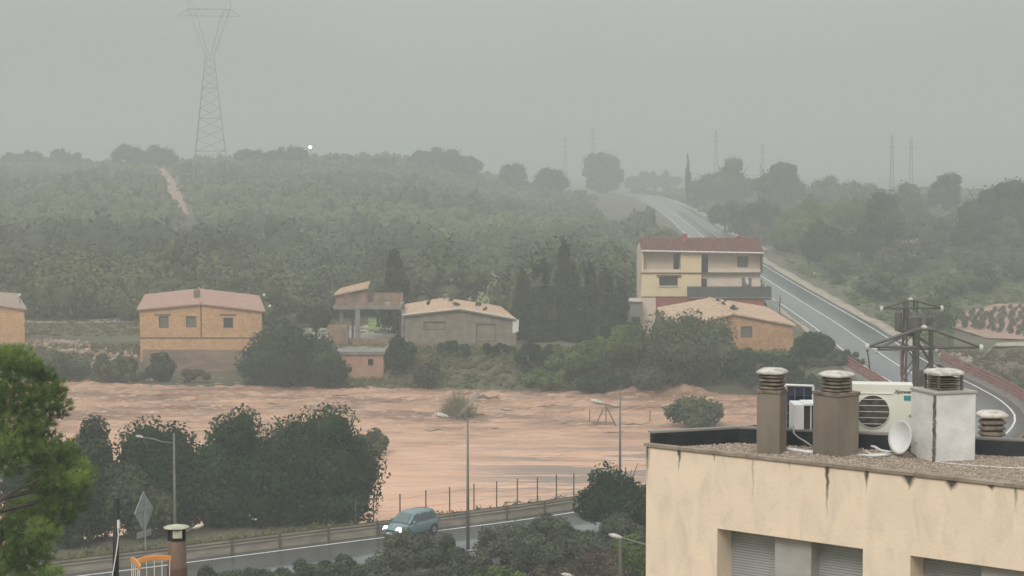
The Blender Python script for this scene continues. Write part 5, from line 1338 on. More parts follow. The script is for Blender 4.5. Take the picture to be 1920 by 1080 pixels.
# ================================================================== vegetation
ICO_V = None
def ico():
    t_ = (1 + 5 ** .5) / 2
    v = np.array([(-1, t_, 0), (1, t_, 0), (-1, -t_, 0), (1, -t_, 0), (0, -1, t_), (0, 1, t_), (0, -1, -t_), (0, 1, -t_), (t_, 0, -1), (t_, 0, 1), (-t_, 0, -1), (-t_, 0, 1)], float)
    v /= np.linalg.norm(v[0])
    f = np.array([(0, 11, 5), (0, 5, 1), (0, 1, 7), (0, 7, 10), (0, 10, 11), (1, 5, 9), (5, 11, 4), (11, 10, 2), (10, 7, 6), (7, 1, 8), (3, 9, 4), (3, 4, 2), (3, 2, 6), (3, 6, 8), (3, 8, 9), (4, 9, 5), (2, 4, 11), (6, 2, 10), (8, 6, 7), (9, 8, 1)])
    return v, f
ICO = ico()
def leaf_cloud(r, cen, radii, tint, n_per, size, flat=1.0, core=.57, aspect=.6, droop=0.0):
    """triangles: leaves spread over the shells of clumps, with a lumpy solid core in each clump"""
    cen = np.asarray(cen, float); K = len(cen); radii = np.asarray(radii, float)
    if radii.ndim == 1: radii = np.repeat(radii[:, None], 3, 1)
    n = np.maximum(1, (n_per * (radii.mean(1) / radii.mean()) ** 2)).astype(int) if not hasattr(n_per, '__len__') else n_per
    idx = np.repeat(np.arange(K), n); N_ = len(idx)
    d = r.normal(size=(N_, 3)); d /= np.linalg.norm(d, axis=1)[:, None]
    rad_ = (.62 + .38 * r.rand(N_) ** .7)[:, None]
    P = cen[idx] + d * radii[idx] * rad_
    nm = d + r.normal(scale=.55, size=(N_, 3)); nm[:, 2] += .25; nm /= np.linalg.norm(nm, axis=1)[:, None]
    a = r.normal(size=(N_, 3)); a[:, 2] -= droop * 2; a -= nm * (a * nm).sum(1)[:, None]; a /= np.linalg.norm(a, axis=1)[:, None]
    b_ = np.cross(nm, a); s = (size * r.uniform(.55, 1.35, N_))[:, None]
    V = np.stack([P - a * s, P + b_ * s * aspect, P + a * s, P - b_ * s * aspect], 1).reshape(-1, 3)
    i4 = np.arange(N_)[:, None] * 4
    Fq_ = np.concatenate([i4 + np.array([[0, 1, 2]]), i4 + np.array([[0, 2, 3]])], 0)
    T_ = np.repeat(np.clip(np.asarray(tint)[idx] + r.normal(scale=.10, size=N_), 0, 1), 4)
    if core:
        iv, fi = ICO; cv = cen[:, None, :] + iv[None] * radii[:, None, :] * core * r.uniform(.8, 1.15, (K, 12, 1))
        V0 = len(V); V = np.concatenate([V, cv.reshape(-1, 3)])
        Fq_ = np.concatenate([Fq_, (fi[None] + V0 + (np.arange(K) * 12)[:, None, None]).reshape(-1, 3)])
        T_ = np.concatenate([T_, np.repeat(np.asarray(tint) * .8, 12)])
    return V, Fq_, T_
def clumps_round(r, w, h, z0, K, rc, bias=.2):
    """clump centres filling the outside of a round crown of width w, height h starting at z0"""
    C_ = []; R_ = []
    ph = r.uniform(0, 6.28, 4)
    for i in range(K):
        d = r.normal(size=3); d /= np.linalg.norm(d); d[2] = abs(d[2]) * 1.1 - bias if r.rand() < .58 else min(d[2], .1)
        th = math.atan2(d[1], d[0]); lob = 1 + .16 * math.sin(2 * th + ph[0]) + .12 * math.sin(5 * th + ph[1] + 3 * d[2])
        f = (.60 + .32 * r.rand() ** .5) * lob
        C_.append((d[0] * w / 2 * f, d[1] * w / 2 * f, z0 + h * (.5 + .5 * min(max(d[2] * f, -.86), .96)))); R_.append(rc * r.uniform(.7, 1.3))
    return np.array(C_), np.array(R_)
def crown(r, kind, w, h, z0, K, n_per, size, rc=None):
    rc = rc or min(w, h) * (.21 if size < .35 else .29)
    if kind == 'round':
        c, R_ = clumps_round(r, w - rc, h - rc * .6, z0, K, rc)
        c = np.concatenate([c, [(0, 0, z0 + h * .45)]]); R_ = np.append(R_, min(w, h) * .25)
        R3 = np.repeat(R_[:, None], 3, 1)
    elif kind == 'cypress':
        zz = np.linspace(.04, .97, K); c = []; R3 = []
        for i, z in enumerate(zz):
            prof = (math.sin(min(z * 2.3 + .2, 1.57)) * (1 - z) ** .48) * 1.15 * r.uniform(.8, 1.15)
            a = i * 2.4 + r.uniform(0, .7); ro = w * .5 * prof
            c.append((math.cos(a) * ro * .45, math.sin(a) * ro * .45, z0 + z * h)); R3.append((max(ro * .66, w * .05), max(ro * .66, w * .05), h / K * 2.4))
        c = np.array(c); R3 = np.array(R3)
    elif kind == 'cone':
        zz = r.rand(K) ** 1.2; c = []; R3 = []
        for z in zz:
            a = r.uniform(0, 6.28); ro = w * .5 * (1 - z) ** .55 * (.55 + .4 * r.rand()); s = rc * (1.15 - .6 * z)
            c.append((math.cos(a) * ro, math.sin(a) * ro, z0 + h * (.06 + z * .88))); R3.append((s, s, s * 1.25))
        c = np.array(c); R3 = np.array(R3)
    T_ = np.clip(r.uniform(.15, .85, len(c)), 0, 1)
    return leaf_cloud(r, c, R3, T_, n_per, size, core=.60 if size < .3 else .78)
def trunk_mb(r, h, rad0, zc, w, nl=4):
    q = MB(); bx, by = r.uniform(-.1, .1, 2) * h
    q.tube([(0, 0, -.3), (bx * .3, by * .3, h * .3), (bx, by, h * .62)], [rad0 * 1.25, rad0, rad0 * .6], 7)
    for i in range(nl):
        a = i * 6.28 / nl + r.uniform(-.4, .4); e = w * .33
        q.tube([(bx * .5, by * .5, h * r.uniform(.3, .45)), (math.cos(a) * e * .5 + bx * .5, math.sin(a) * e * .5 + by * .5, h * .6), (math.cos(a) * e, math.sin(a) * e, h * .85)], [rad0 * .6, rad0 * .42, rad0 * .15], 5)
    return q
SEED = [100]
def plant(name, label, cat, px, pytop, wpx, Y, leaf, kind='round', K=26, n_per=120, size=.16, z0f=.12, zbase=None, group=None, trunk=True, depth=1.0, rc=None, bark='bark', rz=None):
    SEED[0] += 1; r = np.random.RandomState(SEED[0])
    p = atY(px, pytop, Y); zb = ground(p[0], Y) if zbase is None else zbase
    h = float(p[2] - zb); w = wpx / ppm(Y)
    o = thing(name, label, cat, (p[0], Y, zb), r.uniform(-.3, .3) if rz is None else rz, group)
    V, F_, T_ = crown(r, kind, w, h * (1 - z0f), h * z0f, K, n_per, size, rc)
    if depth != 1.0: V[:, 1] *= depth
    obj('crown', mesh_np('crown', V, F_, L[leaf], tint=T_), o)
    if trunk:
        t_ = trunk_mb(r, h, max(.05, min(w, h) * .035), h * z0f, w); t_.build('trunk', M[bark], o, smooth=True)
    return o

# ---- dark riverside trees at the left (nearest big foliage)
TR = [('tree', 'largest dark green tree of the riverside row, left of the car', 592, 741, 240, 119.5, 'dark', 66, 500, .125),
      ('tree', 'dark riverside tree just left of the largest one, with gaps of water showing', 438, 757, 150, 119, 'dark', 44, 400, .13),
      ('tree', 'dull green riverside tree behind the tall street lamp', 300, 781, 200, 116.5, 'dark', 48, 400, .13),
      ('tree', 'grey-green scraggly tree beside the big pine', 165, 778, 130, 114, 'olive', 36, 300, .15),
      ('tree', 'dark tree mostly hidden behind the big pine', 70, 790, 180, 113, 'dark', 36, 300, .14)]
for nm, lb, px, py, w, Y, lf, K, n_, s in TR: plant(nm, lb, 'tree', px, py, w, Y, lf, K=K, n_per=n_, size=s, z0f=.02, zbase=-1.0)
for i, (px, py, w, Y, lf, lb) in enumerate([(515, 835, 170, 117, 'dark', 'dark bush filling the foot of the riverside row, left of its largest tree'), (640, 860, 110, 117, 'dark', 'dark bush under the right flank of the largest riverside tree'),
        (375, 830, 170, 115.5, 'dark', 'dark bush behind the barrier between lamp and water gap'), (235, 840, 170, 113, 'olive', 'grey-green bush behind the diamond sign'), (130, 860, 170, 111, 'dark', 'dark bush behind the barrier at the foot of the pine'), (560, 800, 90, 123.5, 'bright', 'lighter crown peeping from behind the riverside row')]):
    plant('bush', lb, 'bush', px, py, w, Y, lf, K=26, n_per=260, size=.15, z0f=.0, zbase=-1.0, trunk=False)
plant('shrub', 'grey-brown shrub leaning in the flood beside the largest riverside tree', 'shrub', 694, 800, 92, 158, 'olive', K=16, n_per=150, size=.16, z0f=.0, zbase=-2.5)
plant('shrub', 'half-drowned green tree standing in the flood near the cream building', 'tree', 1303, 733, 118, 175, 'olive', K=24, n_per=130, size=.19, z0f=.03, zbase=-2.6)
# ---- bushes on the camera side of the road
BU = [(765, 985, 150, 101, 'olive', 'round grey-green bush hiding the underside of the car'), (838, 1006, 90, 102, 'dark', 'small dark bush right of the bush before the car'), (948, 972, 135, 104, 'dark', 'round dark bush right of the middle street lamp'),
      (1042, 960, 100, 107, 'dark', 'dark round bush further along the barrier'), (1110, 985, 90, 106, 'olive', 'grey-green bush between the dark far bush and the corner tree'), (640, 1034, 110, 98.5, 'olive', 'low grey-green bush left of the bush before the car'),
      (565, 1048, 120, 97, 'dark', 'low dark bush cut by the bottom edge'), (470, 1060, 110, 96.5, 'olive', 'low olive bush at the bottom edge right of the flue'), (700, 1046, 90, 97, 'dark', 'dark low bush tucked before the round grey-green bush'),
      (395, 1068, 90, 95.5, 'olive', 'flat olive bush beside the flue at the bottom edge'), (1010, 1010, 120, 99, 'dark', 'dark low bush left of the dry brush'), (1120, 1030, 130, 95, 'brown', 'reddish brown brush below the corner tree'), (1190, 1000, 70, 98, 'bright', 'green shrub touching the cream building corner'),
      (1170, 950, 110, 103, 'dark', 'dark bush under the corner tree against the cream building'), (1080, 1000, 110, 100, 'dark', 'dark bush in the middle of the slope left of the dark post'), (880, 1030, 90, 99, 'dark', 'dark bush directly right of the middle street lamp foot'), (930, 1050, 110, 95, 'bright', 'light green grassy bush at the foot of the middle street lamp'), (1040, 1050, 110, 92, 'brown', 'dry brown brush at the bottom right of the middle lamp'), (820, 1055, 90, 93, 'olive', 'olive bush left of the middle lamp at the bottom edge')]
for px, py, w, Y, lf, lb in BU: plant('bush', lb, 'bush', px, py, w * 1.08, Y, 'bush' if lf in ('dark', 'olive') else lf, K=22, n_per=240, size=.095, z0f=.0, zbase=-.1, trunk=False)
plant('tree', 'grey-green tree at the cream building corner with a bare forked branch', 'tree', 1168, 872, 165, 110, 'dark', K=50, n_per=250, size=.12, z0f=.1, zbase=0)
q = MB(); b0 = atY(1172, 940, 111); 
for (a, c) in ((1142, 903), (1150, 898), (1196, 868), (1184, 880)): q.tube([b0, (atY((a + 1172) / 2, (c + 945) / 2 - 4, 111)), atY(a, c, 111)], [.07, .05, .02], 5)
tag(q.build('branch', M['barkpale']), 'bare forked branch rising from the tree at the cream building corner', 'branch')
# ---- far bank bushes
FB = [(545, 598, 215, 207.5, 'dark', 'huge dark bush on the far bank right of the wide orange house', 46, 220), (602, 650, 96, 206, 'dark', 'dark bush before the salmon hut, left flank', 24, 160), (753, 628, 66, 208, 'dark', 'dark bush between the salmon hut and the grey house', 22, 160), (798, 672, 60, 205, 'olive', 'small grey bush at the water below the grey house', 14, 130),
      (850, 640, 90, 212, 'dark', 'dark hedge bush under the left half of the grey house', 18, 150), (930, 642, 90, 211, 'dark', 'dark hedge bush under the right half of the grey house', 18, 150),
      (1005, 640, 90, 207, 'dark', 'dark bush at the foot of the cypresses', 20, 170), (1085, 632, 130, 205, 'bright', 'fresh green bush on the far bank below the cypresses', 26, 200), (1165, 603, 120, 206, 'bright', 'fresh green bush left of the big olive bush', 24, 200), (1030, 690, 110, 202.5, 'bright', 'low light green bush at the waterline below the cypresses', 20, 170), (1130, 690, 120, 202, 'dark', 'low dark green bush at the waterline', 20, 170),
      (1285, 580, 200, 202.5, 'olive', 'big olive-grey bush hiding the left half of the barn', 50, 220), (1370, 640, 110, 202, 'dark', 'dark bush at the foot of the barn wall', 26, 180), (1235, 660, 110, 200.5, 'olive', 'grey-green bush low beside the big olive bush', 24, 170), (1440, 690, 110, 200, 'dark', 'dark bush behind the first brown chimney', 24, 170),
      (1525, 620, 105, 205, 'dark', 'dark bush between the barn and the road', 26, 180), (1470, 655, 120, 203, 'dark', 'dark bush at the right corner of the barn wall', 24, 170), (1555, 668, 90, 202, 'olive', 'olive bush between the barn bushes and the uphill road', 20, 150), (1585, 655, 80, 201, 'olive', 'olive bush below the left bridge railing', 20, 150), (1500, 690, 120, 199, 'dark', 'dark bush low above the solar panel', 22, 160), (1580, 700, 110, 197, 'dark', 'dark bush on the abutment left of the bridge railing', 22, 160),
      (120, 655, 110, 212, 'olive', 'grey brush on the left bank above the water', 20, 150), (215, 660, 110, 211.5, 'olive', 'grey-brown brush left of the wide orange house', 20, 150), (300, 656, 60, 210, 'dark', 'dark little bush against the foundation of the wide orange house', 14, 150), (60, 680, 120, 210.5, 'brown', 'brownish brush at the far left waterline', 18, 130), (360, 690, 80, 209.5, 'brown', 'brown weeds at the foot of the orange house wall', 12, 120), (270, 690, 70, 210, 'olive', 'low grey weeds at the waterline left of the orange house wall', 12, 120)]
for px, py, w, Y, lf, lb, K, n_ in FB: plant('bush', lb, 'bush', px, py, w, Y, lf, K=K, n_per=n_, size=.20, z0f=.0, trunk=False)
plant('tree', 'small round grey-green tree between the orange house and the ruin', 'tree', 592, 566, 66, 226, 'olive', K=18, n_per=150, size=.18, z0f=.35)
plant('tree', 'broad dark conifer behind the concrete ruin', 'tree', 740, 465, 66, 238, 'cypress', kind='cone', K=46, n_per=170, size=.2, z0f=.02)
for px, py, w, Y, lb in ((1012, 466, 56, 232, 'tallest dark cypress of the clump, second from its left edge'), (980, 508, 54, 231, 'leftmost squat cypress of the clump'), (1058, 452, 52, 243, 'hazier cypress standing behind the clump'), (1077, 500, 40, 231, 'slim dark cypress in the middle of the clump'), (1107, 494, 44, 232, 'slim cypress right of the middle one'),
                         (1135, 503, 54, 230, 'wide cypress at the right of the clump'), (1040, 530, 72, 229, 'low dark conifer filling the front of the clump'), (1162, 530, 46, 236, 'rightmost paler conifer of the clump'), (1000, 545, 80, 228.5, 'low dark conifer at the left front of the clump'), (1105, 540, 84, 228, 'low dark conifer at the right front of the clump')):
    plant('cypress_tree', lb, 'cypress', px, py, w, Y, 'cypress', kind='cypress' if w < 55 else 'cone', K=26, n_per=150, size=.19, z0f=.01)
q = MB(); b0 = atY(938, 572, 236); q.tube([b0, atY(934, 560, 236), atY(925, 552, 236), atY(914, 548, 236)], [.16, .14, .12, .05], 6); tag(q.build('branch', M['bark']), 'bent bare branch curving over the grey house roof', 'branch')

# ---- right side trees in the haze
RT = [(1460, 294, 88, 640, 'dark', 'dome-shaped dark tree on the hazy right skyline'), (1375, 297, 70, 690, 'olive', 'rounded hazy tree left of the dome-shaped tree'), (1325, 312, 60, 700, 'olive', 'hazy tree beside the road crest, right of the little cypress'), (1540, 325, 90, 660, 'olive', 'pale hazy tree right of the dome-shaped tree'), (1610, 335, 90, 620, 'olive', 'low hazy tree in the middle of the right skyline'),
      (1775, 311, 52, 560, 'dark', 'small dark tree top between far pylon and the large right trees'), (1855, 333, 100, 430, 'dark', 'large dark tree near the right edge'), (1915, 325, 80, 440, 'dark', 'large dark tree cut by the right edge'), (1525, 362, 80, 430, 'bright', 'light green tree at the left of the big right thicket'), (1600, 360, 90, 440, 'bright', 'yellow-green tree in the middle of the right thicket'), (1655, 350, 80, 420, 'dark', 'dark tree at the right of the thicket'), (1700, 335, 70, 520, 'olive', 'grey hazy tree under the darkest skyline pylon'),
      (1420, 370, 90, 480, 'dark', 'dark tree right of the road beneath the dome-shaped tree'), (1360, 375, 70, 520, 'dark', 'dark tree close to the road on its right side'), (1545, 410, 80, 380, 'dark', 'dark bushy tree in front of the right thicket'), (1485, 400, 70, 420, 'bright', 'low light green tree left of the right thicket'), (1830, 400, 80, 390, 'dark', 'dark low tree before the large right trees'), (1740, 390, 90, 430, 'olive', 'grey-green tree between the thickets on the right'), (1885, 395, 70, 385, 'olive', 'grey-green tree beside the far building edge'), (1640, 395, 70, 385, 'dark', 'dark shrub tree in front of the right thicket')]
for px, py, w, Y, lf, lb in RT: plant('tree', lb, 'tree', px, py, w * 1.22, Y, lf, K=36, n_per=80, size=.32, z0f=.0)
plant('cypress_tree', 'little hazy cypress beside the road crest', 'cypress', 1290, 302, 16, 720, 'dark', kind='cypress', K=10, n_per=50, size=.4)
LT = [(835, 268, 90, 880, 'wide hazy tree clump above the left orchard skyline'), (790, 280, 50, 880, 'hazy tree at the left side of the wide skyline clump'), (880, 290, 60, 870, 'small hazy tree right of the wide skyline clump'), (1125, 279, 92, 1000, 'round hazy tree standing before the road crest'), (470, 273, 62, 850, 'hazy tree right of the huge transmission tower'), (545, 268, 70, 850, 'hazy tree left of the lit lamp'), (508, 278, 50, 855, 'low hazy tree between the two right of the tower'),
      (240, 262, 62, 860, 'hazy tree left of the huge transmission tower'), (300, 264, 58, 860, 'hazy tree right beside the tower foot'), (110, 275, 80, 950, 'very faint tree on the far left skyline'), (30, 280, 80, 960, 'faintest tree at the left picture edge'), (960, 300, 60, 860, 'low hazy tree in the middle of the skyline'), (1035, 305, 60, 830, 'low hazy tree left of the round crest tree'), (720, 292, 60, 860, 'low hazy mound of a tree left of the wide clump'), (1200, 312, 70, 1190, 'hazy tree where the road vanishes'), (1245, 314, 60, 1190, 'faint tree right of where the road vanishes'), (640, 287, 70, 870, 'low hazy tree right of the lit lamp')]
for px, py, w, Y, lb in LT: plant('tree', lb, 'tree', px, py, w * 1.1, Y * .92, 'dark', K=30, n_per=90, size=.34, z0f=.0)

# ---- orchards: individuals near, the rest as one mass
r = np.random.RandomState(77)
protoA = []
for i in range(7):
    rr_ = np.random.RandomState(300 + i)
    V, F_, T_ = crown(rr_, 'round', rr_.uniform(5.4, 7.0), rr_.uniform(3.4, 4.8), .15, 20, 84, .22, rc=1.25)
    tb_ = trunk_mb(rr_, 2.6, .13, .5, 4, 3); me_t = MB(); 
    me = bpy.data.meshes.new('trunk'); me.from_pydata(tb_.v, [], tb_.f); me.update(); me.materials.append(M['bark'])
    protoA.append((mesh_np('crown', V, F_, L['orchard'], tint=T_), me))
def low(kc, n_, s):
    out = []
    for i in range(6):
        rr_ = np.random.RandomState(500 + i + kc); out.append(crown(rr_, 'round', 6.2, 3.7, .1, kc, n_, s, rc=1.45))
    return out
MID, FAR = low(8, 18, .36), low(4, 10, .48)
def frustum(x, y, m=1.1): return abs(x) < y * (960 / F) * m + 6
def in_poly(x, y, P):
    c = False; j = len(P) - 1
    for i in range(len(P)):
        if (P[i][1] > y) != (P[j][1] > y) and x < (P[j][0] - P[i][0]) * (y - P[i][1]) / (P[j][1] - P[i][1]) + P[i][0]: c = not c
        j = i
    return c
tpix = [(284, 311), (312, 310), (334, 340), (350, 368), (368, 412), (326, 412), (314, 388), (298, 350)]
TRK = [G(a, c) for a, c in tpix]
CLR = [G(a, c) for a, c in ((310, 350), (356, 370), (388, 452), (340, 452))]
field1 = [G(a, c) for a, c in ((868, 512), (945, 512), (965, 560), (965, 620), (820, 620), (850, 545))]
yrd = [G(a, c) for a, c in ((40, 590), (270, 592), (270, 660), (40, 660))]
pts = []
y = 246.0
while y < 905:
    x = -y * .31 - 8
    st = 5.7 if y < 500 else 5.9 + (y - 500) * .003
    while x < y * .31 + 8:
        xx, yy = x + r.uniform(-1.5, 1.5), y + r.uniform(-1.4, 1.4); x += st * r.uniform(.75, 1.3)
        if frustum(xx, yy): pts.append((xx, yy))
    y += st * .86
pts = np.array(pts); dr, _, _ = road_dist(pts[:, 0], pts[:, 1])
hh = hgt(pts[:, 0], pts[:, 1])
ri = np.interp(pts[:, 1], ROAD[ROAD[:, 1] > 200][:, 1], ROAD[ROAD[:, 1] > 200][:, 0])
left = pts[:, 0] < ri
keep = dr > np.where(left & (pts[:, 1] > 400), 11 + 16 * sstep(400, 600, pts[:, 1]), 11)
ph_ = ((pts[:, 1] + 14 * np.sin(pts[:, 0] * .018)) / 38.0) % 1
keep &= ~(left & (pts[:, 1] > 330) & (ph_ > .40) & (ph_ < .56))
keep &= ~((pts[:, 1] < 262) & (pts[:, 0] > 14) & left)
keep &= ~((pts[:, 1] < 262) & (abs(pts[:, 0] + 15) < 12))
keep &= ~((pts[:, 1] < 256) & (pts[:, 0] < -33))
for P_ in (TRK, field1, [G(a, c) for a, c in ((1775, 670), (1965, 670), (1970, 562), (1790, 568))]): keep &= ~np.array([in_poly(a, c, P_) for a, c in pts])
trk_x = np.interp(pts[:, 1], [TRK[4][1] * .90, TRK[4][1]], [0, 0])
dens = np.where(left, .96, .22 + .6 * (pts[:, 1] > 470))
vis = (CZ - hh) / pts[:, 1]
keep &= r.rand(len(pts)) < dens
pts = pts[keep]; hh = hh[keep]; left = left[keep]
# patchiness: groves of taller, darker trees
def patch(x, y, s, o): return np.array([noise.noise(Vector((a * s + o, c * s, o))) for a, c in zip(x, y)])
pn = patch(pts[:, 0] * .5, pts[:, 1] * 1.3, .030, 3.1); pn2 = patch(pts[:, 0] * .35, pts[:, 1] * 1.4, .022, 9.7)
scl = np.clip(.88 + .95 * pn + r.normal(scale=.2, size=len(pts)), .42, 1.8)
scl = scl * np.interp(pts[:, 1], [250, 380, 600, 850], [1.3, 1.08, .86, .76])
clr = np.array([in_poly(a, c, CLR) for a, c in pts]); scl = np.where(clr, .33, scl)
scl = np.where(left, scl, scl * np.where(pts[:, 1] > 470, 1.25, .72))
phk = ((pts[:, 1] + 14 * np.sin(pts[:, 0] * .018)) / 38.0) % 1
scl = np.where(left & (pts[:, 1] > 330) & (phk > .56) & (phk < .72), scl * 1.2, scl)
order = np.argsort(pts[:, 1]); nearL = [i for i in order if left[i]][:290]; nearR = [i for i in order if not left[i]][:120]
near = set(nearL) | set(nearR)
for i in nearL + nearR:
    x, y = pts[i]; cm_, tm_ = protoA[r.randint(7)]
    lb = 'bushy orchard tree in the dense front rows behind the riverside houses' if left[i] else 'low bushy tree scattered in the scrub field right of the road'
    o = thing('orchard_tree' if left[i] else 'scrub_tree', lb, 'tree', (x, y, hh[i]), r.uniform(0, 6.28), 'orchard trees behind the riverside houses' if left[i] else 'bushy trees in the field right of the road')
    s = scl[i]; o.scale = (s * r.uniform(.9, 1.15), s * r.uniform(.9, 1.15), s * r.uniform(.85, 1.15))
    obj('crown', cm_, o); obj('trunk', tm_, o)
rest = [i for i in order if i not in near]
Vs, Fs, Ts, off = [], [], [], 0
for i in rest:
    x, y = pts[i]; src_ = (MID if y < 560 else FAR)[r.randint(6)]
    V, F_, T_ = src_; a = r.uniform(0, 6.28); ca, sa = math.cos(a), math.sin(a); s = scl[i]
    W_ = np.empty_like(V); W_[:, 0] = (V[:, 0] * ca - V[:, 1] * sa) * s + x; W_[:, 1] = (V[:, 0] * sa + V[:, 1] * ca) * s + y; W_[:, 2] = V[:, 2] * s * r.uniform(.85, 1.2) + hh[i] - .1
    Vs.append(W_); Fs.append(F_ + off); Ts.append(np.clip(T_ * .55 + .36 - .95 * max(pn[i], 0) + .9 * pn2[i] + r.normal(scale=.13), 0, 1.1)); off += len(V)
o = obj('far_orchard', mesh_np('far_orchard', np.concatenate(Vs), np.concatenate(Fs), L['orchard'], tint=np.concatenate(Ts)))
tag(o, 'mass of orchard trees climbing the hillside into the haze', 'orchard', kind='stuff')
print('orchard', len(nearL), len(nearR), len(rest), 'tris', sum(len(f) for f in Fs))
# dry track up the hillside
def sheet(name, P, dz, m, kind='structure', sub=6):
    """polygon given by two opposite borders: first half left side going away, second half right side coming back"""
    n = len(P) // 2; Lf = [np.array(p, float) for p in P[:n]]; Rt = [np.array(p, float) for p in P[n:]][::-1]
    V = []; rows = []
    for i in range(n - 1):
        for s_ in range(sub): rows.append((Lf[i] + (Lf[i + 1] - Lf[i]) * s_ / sub, Rt[i] + (Rt[i + 1] - Rt[i]) * s_ / sub))
    rows.append((Lf[-1], Rt[-1])); k = 7
    for a, c in rows:
        for j in range(k): p = a + (c - a) * j / (k - 1); V.append((p[0], p[1], 0))
    V = np.array(V); V[:, 2] = hgt(V[:, 0], V[:, 1]) + dz
    Fc = [(i * k + j, i * k + j + 1, (i + 1) * k + j + 1, (i + 1) * k + j) for i in range(len(rows) - 1) for j in range(k - 1)]
    return tag(obj(name, mesh_np(name, V, np.array(Fc), m)), kind=kind)
sheet('path', [G(a, c) for a, c in ((334, 406), (324, 388), (310, 350), (296, 318), (306, 317), (328, 345), (343, 372), (355, 406))], .45, M['pinkfield'])
sheet('path', [G(a, c) for a, c in ((30, 608), (150, 608), (275, 606), (275, 598), (150, 597), (30, 596))], .14, M['gravelroad'])
sheet('path', [G(a, c) for a, c in ((560, 648), (690, 640), (760, 632), (760, 612), (690, 612), (560, 620))], .14, M['gravelroad'])
sheet('field', [G(a, c) for a, c in ((690, 626), (770, 620), (770, 592), (690, 600))], .20, M['grassfield'])
sheet('field', [G(a, c) for a, c in ((840, 600), (905, 604), (975, 600), (950, 512), (900, 510), (868, 514))], .2, M['grassfield'])
sheet('path', [G(a, c) for a, c in ((868, 528), (910, 530), (945, 526), (945, 514), (910, 513), (868, 516))], .28, M['gravelroad'])
sheet('field', [G(a, c) for a, c in ((1790, 618), (1850, 636), (1960, 640), (1960, 572), (1870, 572), (1800, 590))], .14, M['pinkfield'])
sheet('field', [G(a, c) for a, c in ((1690, 478), (1740, 482), (1800, 478), (1790, 420), (1740, 415), (1695, 420))], .2, M['pinkfield'])
sheet('path', [G(a, c) for a, c in ((1524, 512), (1600, 528), (1700, 526), (1700, 521), (1600, 521), (1524, 516))], .2, M['verge'])
sheet('path', [G(a, c) for a, c in ((1840, 676), (1862, 654), (1960, 652), (1960, 644), (1870, 646), (1848, 664))], .2, M['verge'])
sheet('riverbank', [G(a, c) for a, c in ((1750, 700), (1830, 725), (1975, 760), (1975, 662), (1880, 664), (1780, 672))], .10, M['mudbank'])
# ---- loose scrub over the field right of the road and the banks
FLD = [G(a, c) for a, c in ((1785, 665), (1960, 665), (1965, 568), (1790, 575))]
def scatter(name, label, cat, P, n, leaf, hw, size, seed, hz_=1.0):
    rr_ = np.random.RandomState(seed); lo = np.min([p[:2] for p in P], 0); hi = np.max([p[:2] for p in P], 0); c = []
    while len(c) < n:
        x, y = rr_.uniform(lo, hi)
        if in_poly(x, y, P) and not (x > 45 and in_poly(x, y, FLD)): c.append((x, y))
    c = np.array(c); d_, _, _ = road_dist(c[:, 0], c[:, 1]); c = c[(d_ > 6.6) & ~((c[:, 0] > -44) & (c[:, 0] < -27) & (c[:, 1] > 200) & (c[:, 1] < 217.5))]
    rad_ = rr_.uniform(hw * .5, hw * 1.3, len(c)); z = hgt(c[:, 0], c[:, 1]) + rad_ * .25 * hz_
    V, F_, T_ = leaf_cloud(rr_, np.c_[c, z], np.c_[rad_, rad_, rad_ * hz_], rr_.uniform(.1, 1, len(c)), 18, size, core=.5, aspect=.3)
    return tag(obj(name, mesh_np(name, V, F_, L[leaf], tint=T_)), label, cat, kind='stuff')
scatter('undergrowth', 'rough green scrub covering the field right of the road', 'scrub', [G(a, c) for a, c in ((1470, 500), (1960, 440), (1960, 660), (1800, 670), (1700, 640), (1560, 540))], 2600, 'bright', .65, .22, 21, .7)
scatter('undergrowth', 'dry scrub along the road and below the thickets', 'scrub', [G(a, c) for a, c in ((1400, 420), (1960, 380), (1960, 480), (1500, 520))], 1500, 'grass', .9, .32, 22, .6)
scatter('undergrowth', 'weeds on the far river bank', 'scrub', [(-62, 211.5), (-62, 222), (0, 219), (36, 213), (36, 200), (0, 203.5)], 3300, 'grass', .5, .2, 23, .9)
scatter('undergrowth', 'rust brown brush on the slope right of the bridge', 'scrub', [(46, 196), (46, 228), (75, 228), (75, 192)], 900, 'brown', .6, .2, 24, .9)
scatter('grass', 'ragged grass along the foot of the roadside barrier', 'grass', [(-30, 100), (-30, 103), (8, 127.5), (8, 125.0)], 420, 'grass', .30, .13, 25, 1.5)
scatter('undergrowth', 'brown weeds on the slope below the road', 'scrub', [(-26, 88), (-26, 97), (14, 121), (14, 95)], 1600, 'brown', .42, .13, 26, .9)
scatter('undergrowth', 'orchard floor weeds in front of the first tree rows', 'scrub', [(-75, 232), (-75, 262), (12, 262), (12, 240)], 1500, 'grass', .5, .22, 27, .5)
# vineyard rows in the pink field: little pale-leaved vines
rr_ = np.random.RandomState(31)
ga = [G(a, c) for a, c in ((1795, 590), (1960, 575), (1960, 640), (1800, 618))]
vm = []
for i in range(3):
    q_ = np.random.RandomState(60 + i); vm.append(mesh_np('vine', *leaf_cloud(q_, [(0, 0, .45), (.15, 0, .7)], [.38, .3], [.5, .9], 24, .14)[:2], L['vine'], tint=None))
cnt = 0
for i in range(9):
    for j in range(12):
        u, v = (i + .5) / 9, (j + .5) / 12; p = (ga[0] * (1 - u) + ga[1] * u) * (1 - v) + (ga[3] * (1 - u) + ga[2] * u) * v
        p = p + rr_.normal(scale=.25, size=3); o = obj('vine', vm[cnt % 3], None, (p[0], p[1], ground(p[0], p[1]))); cnt += 1
        tag(o, 'low staked vine in the pink-soiled vineyard at the right', 'vine', 'vines in the pink-soiled vineyard')
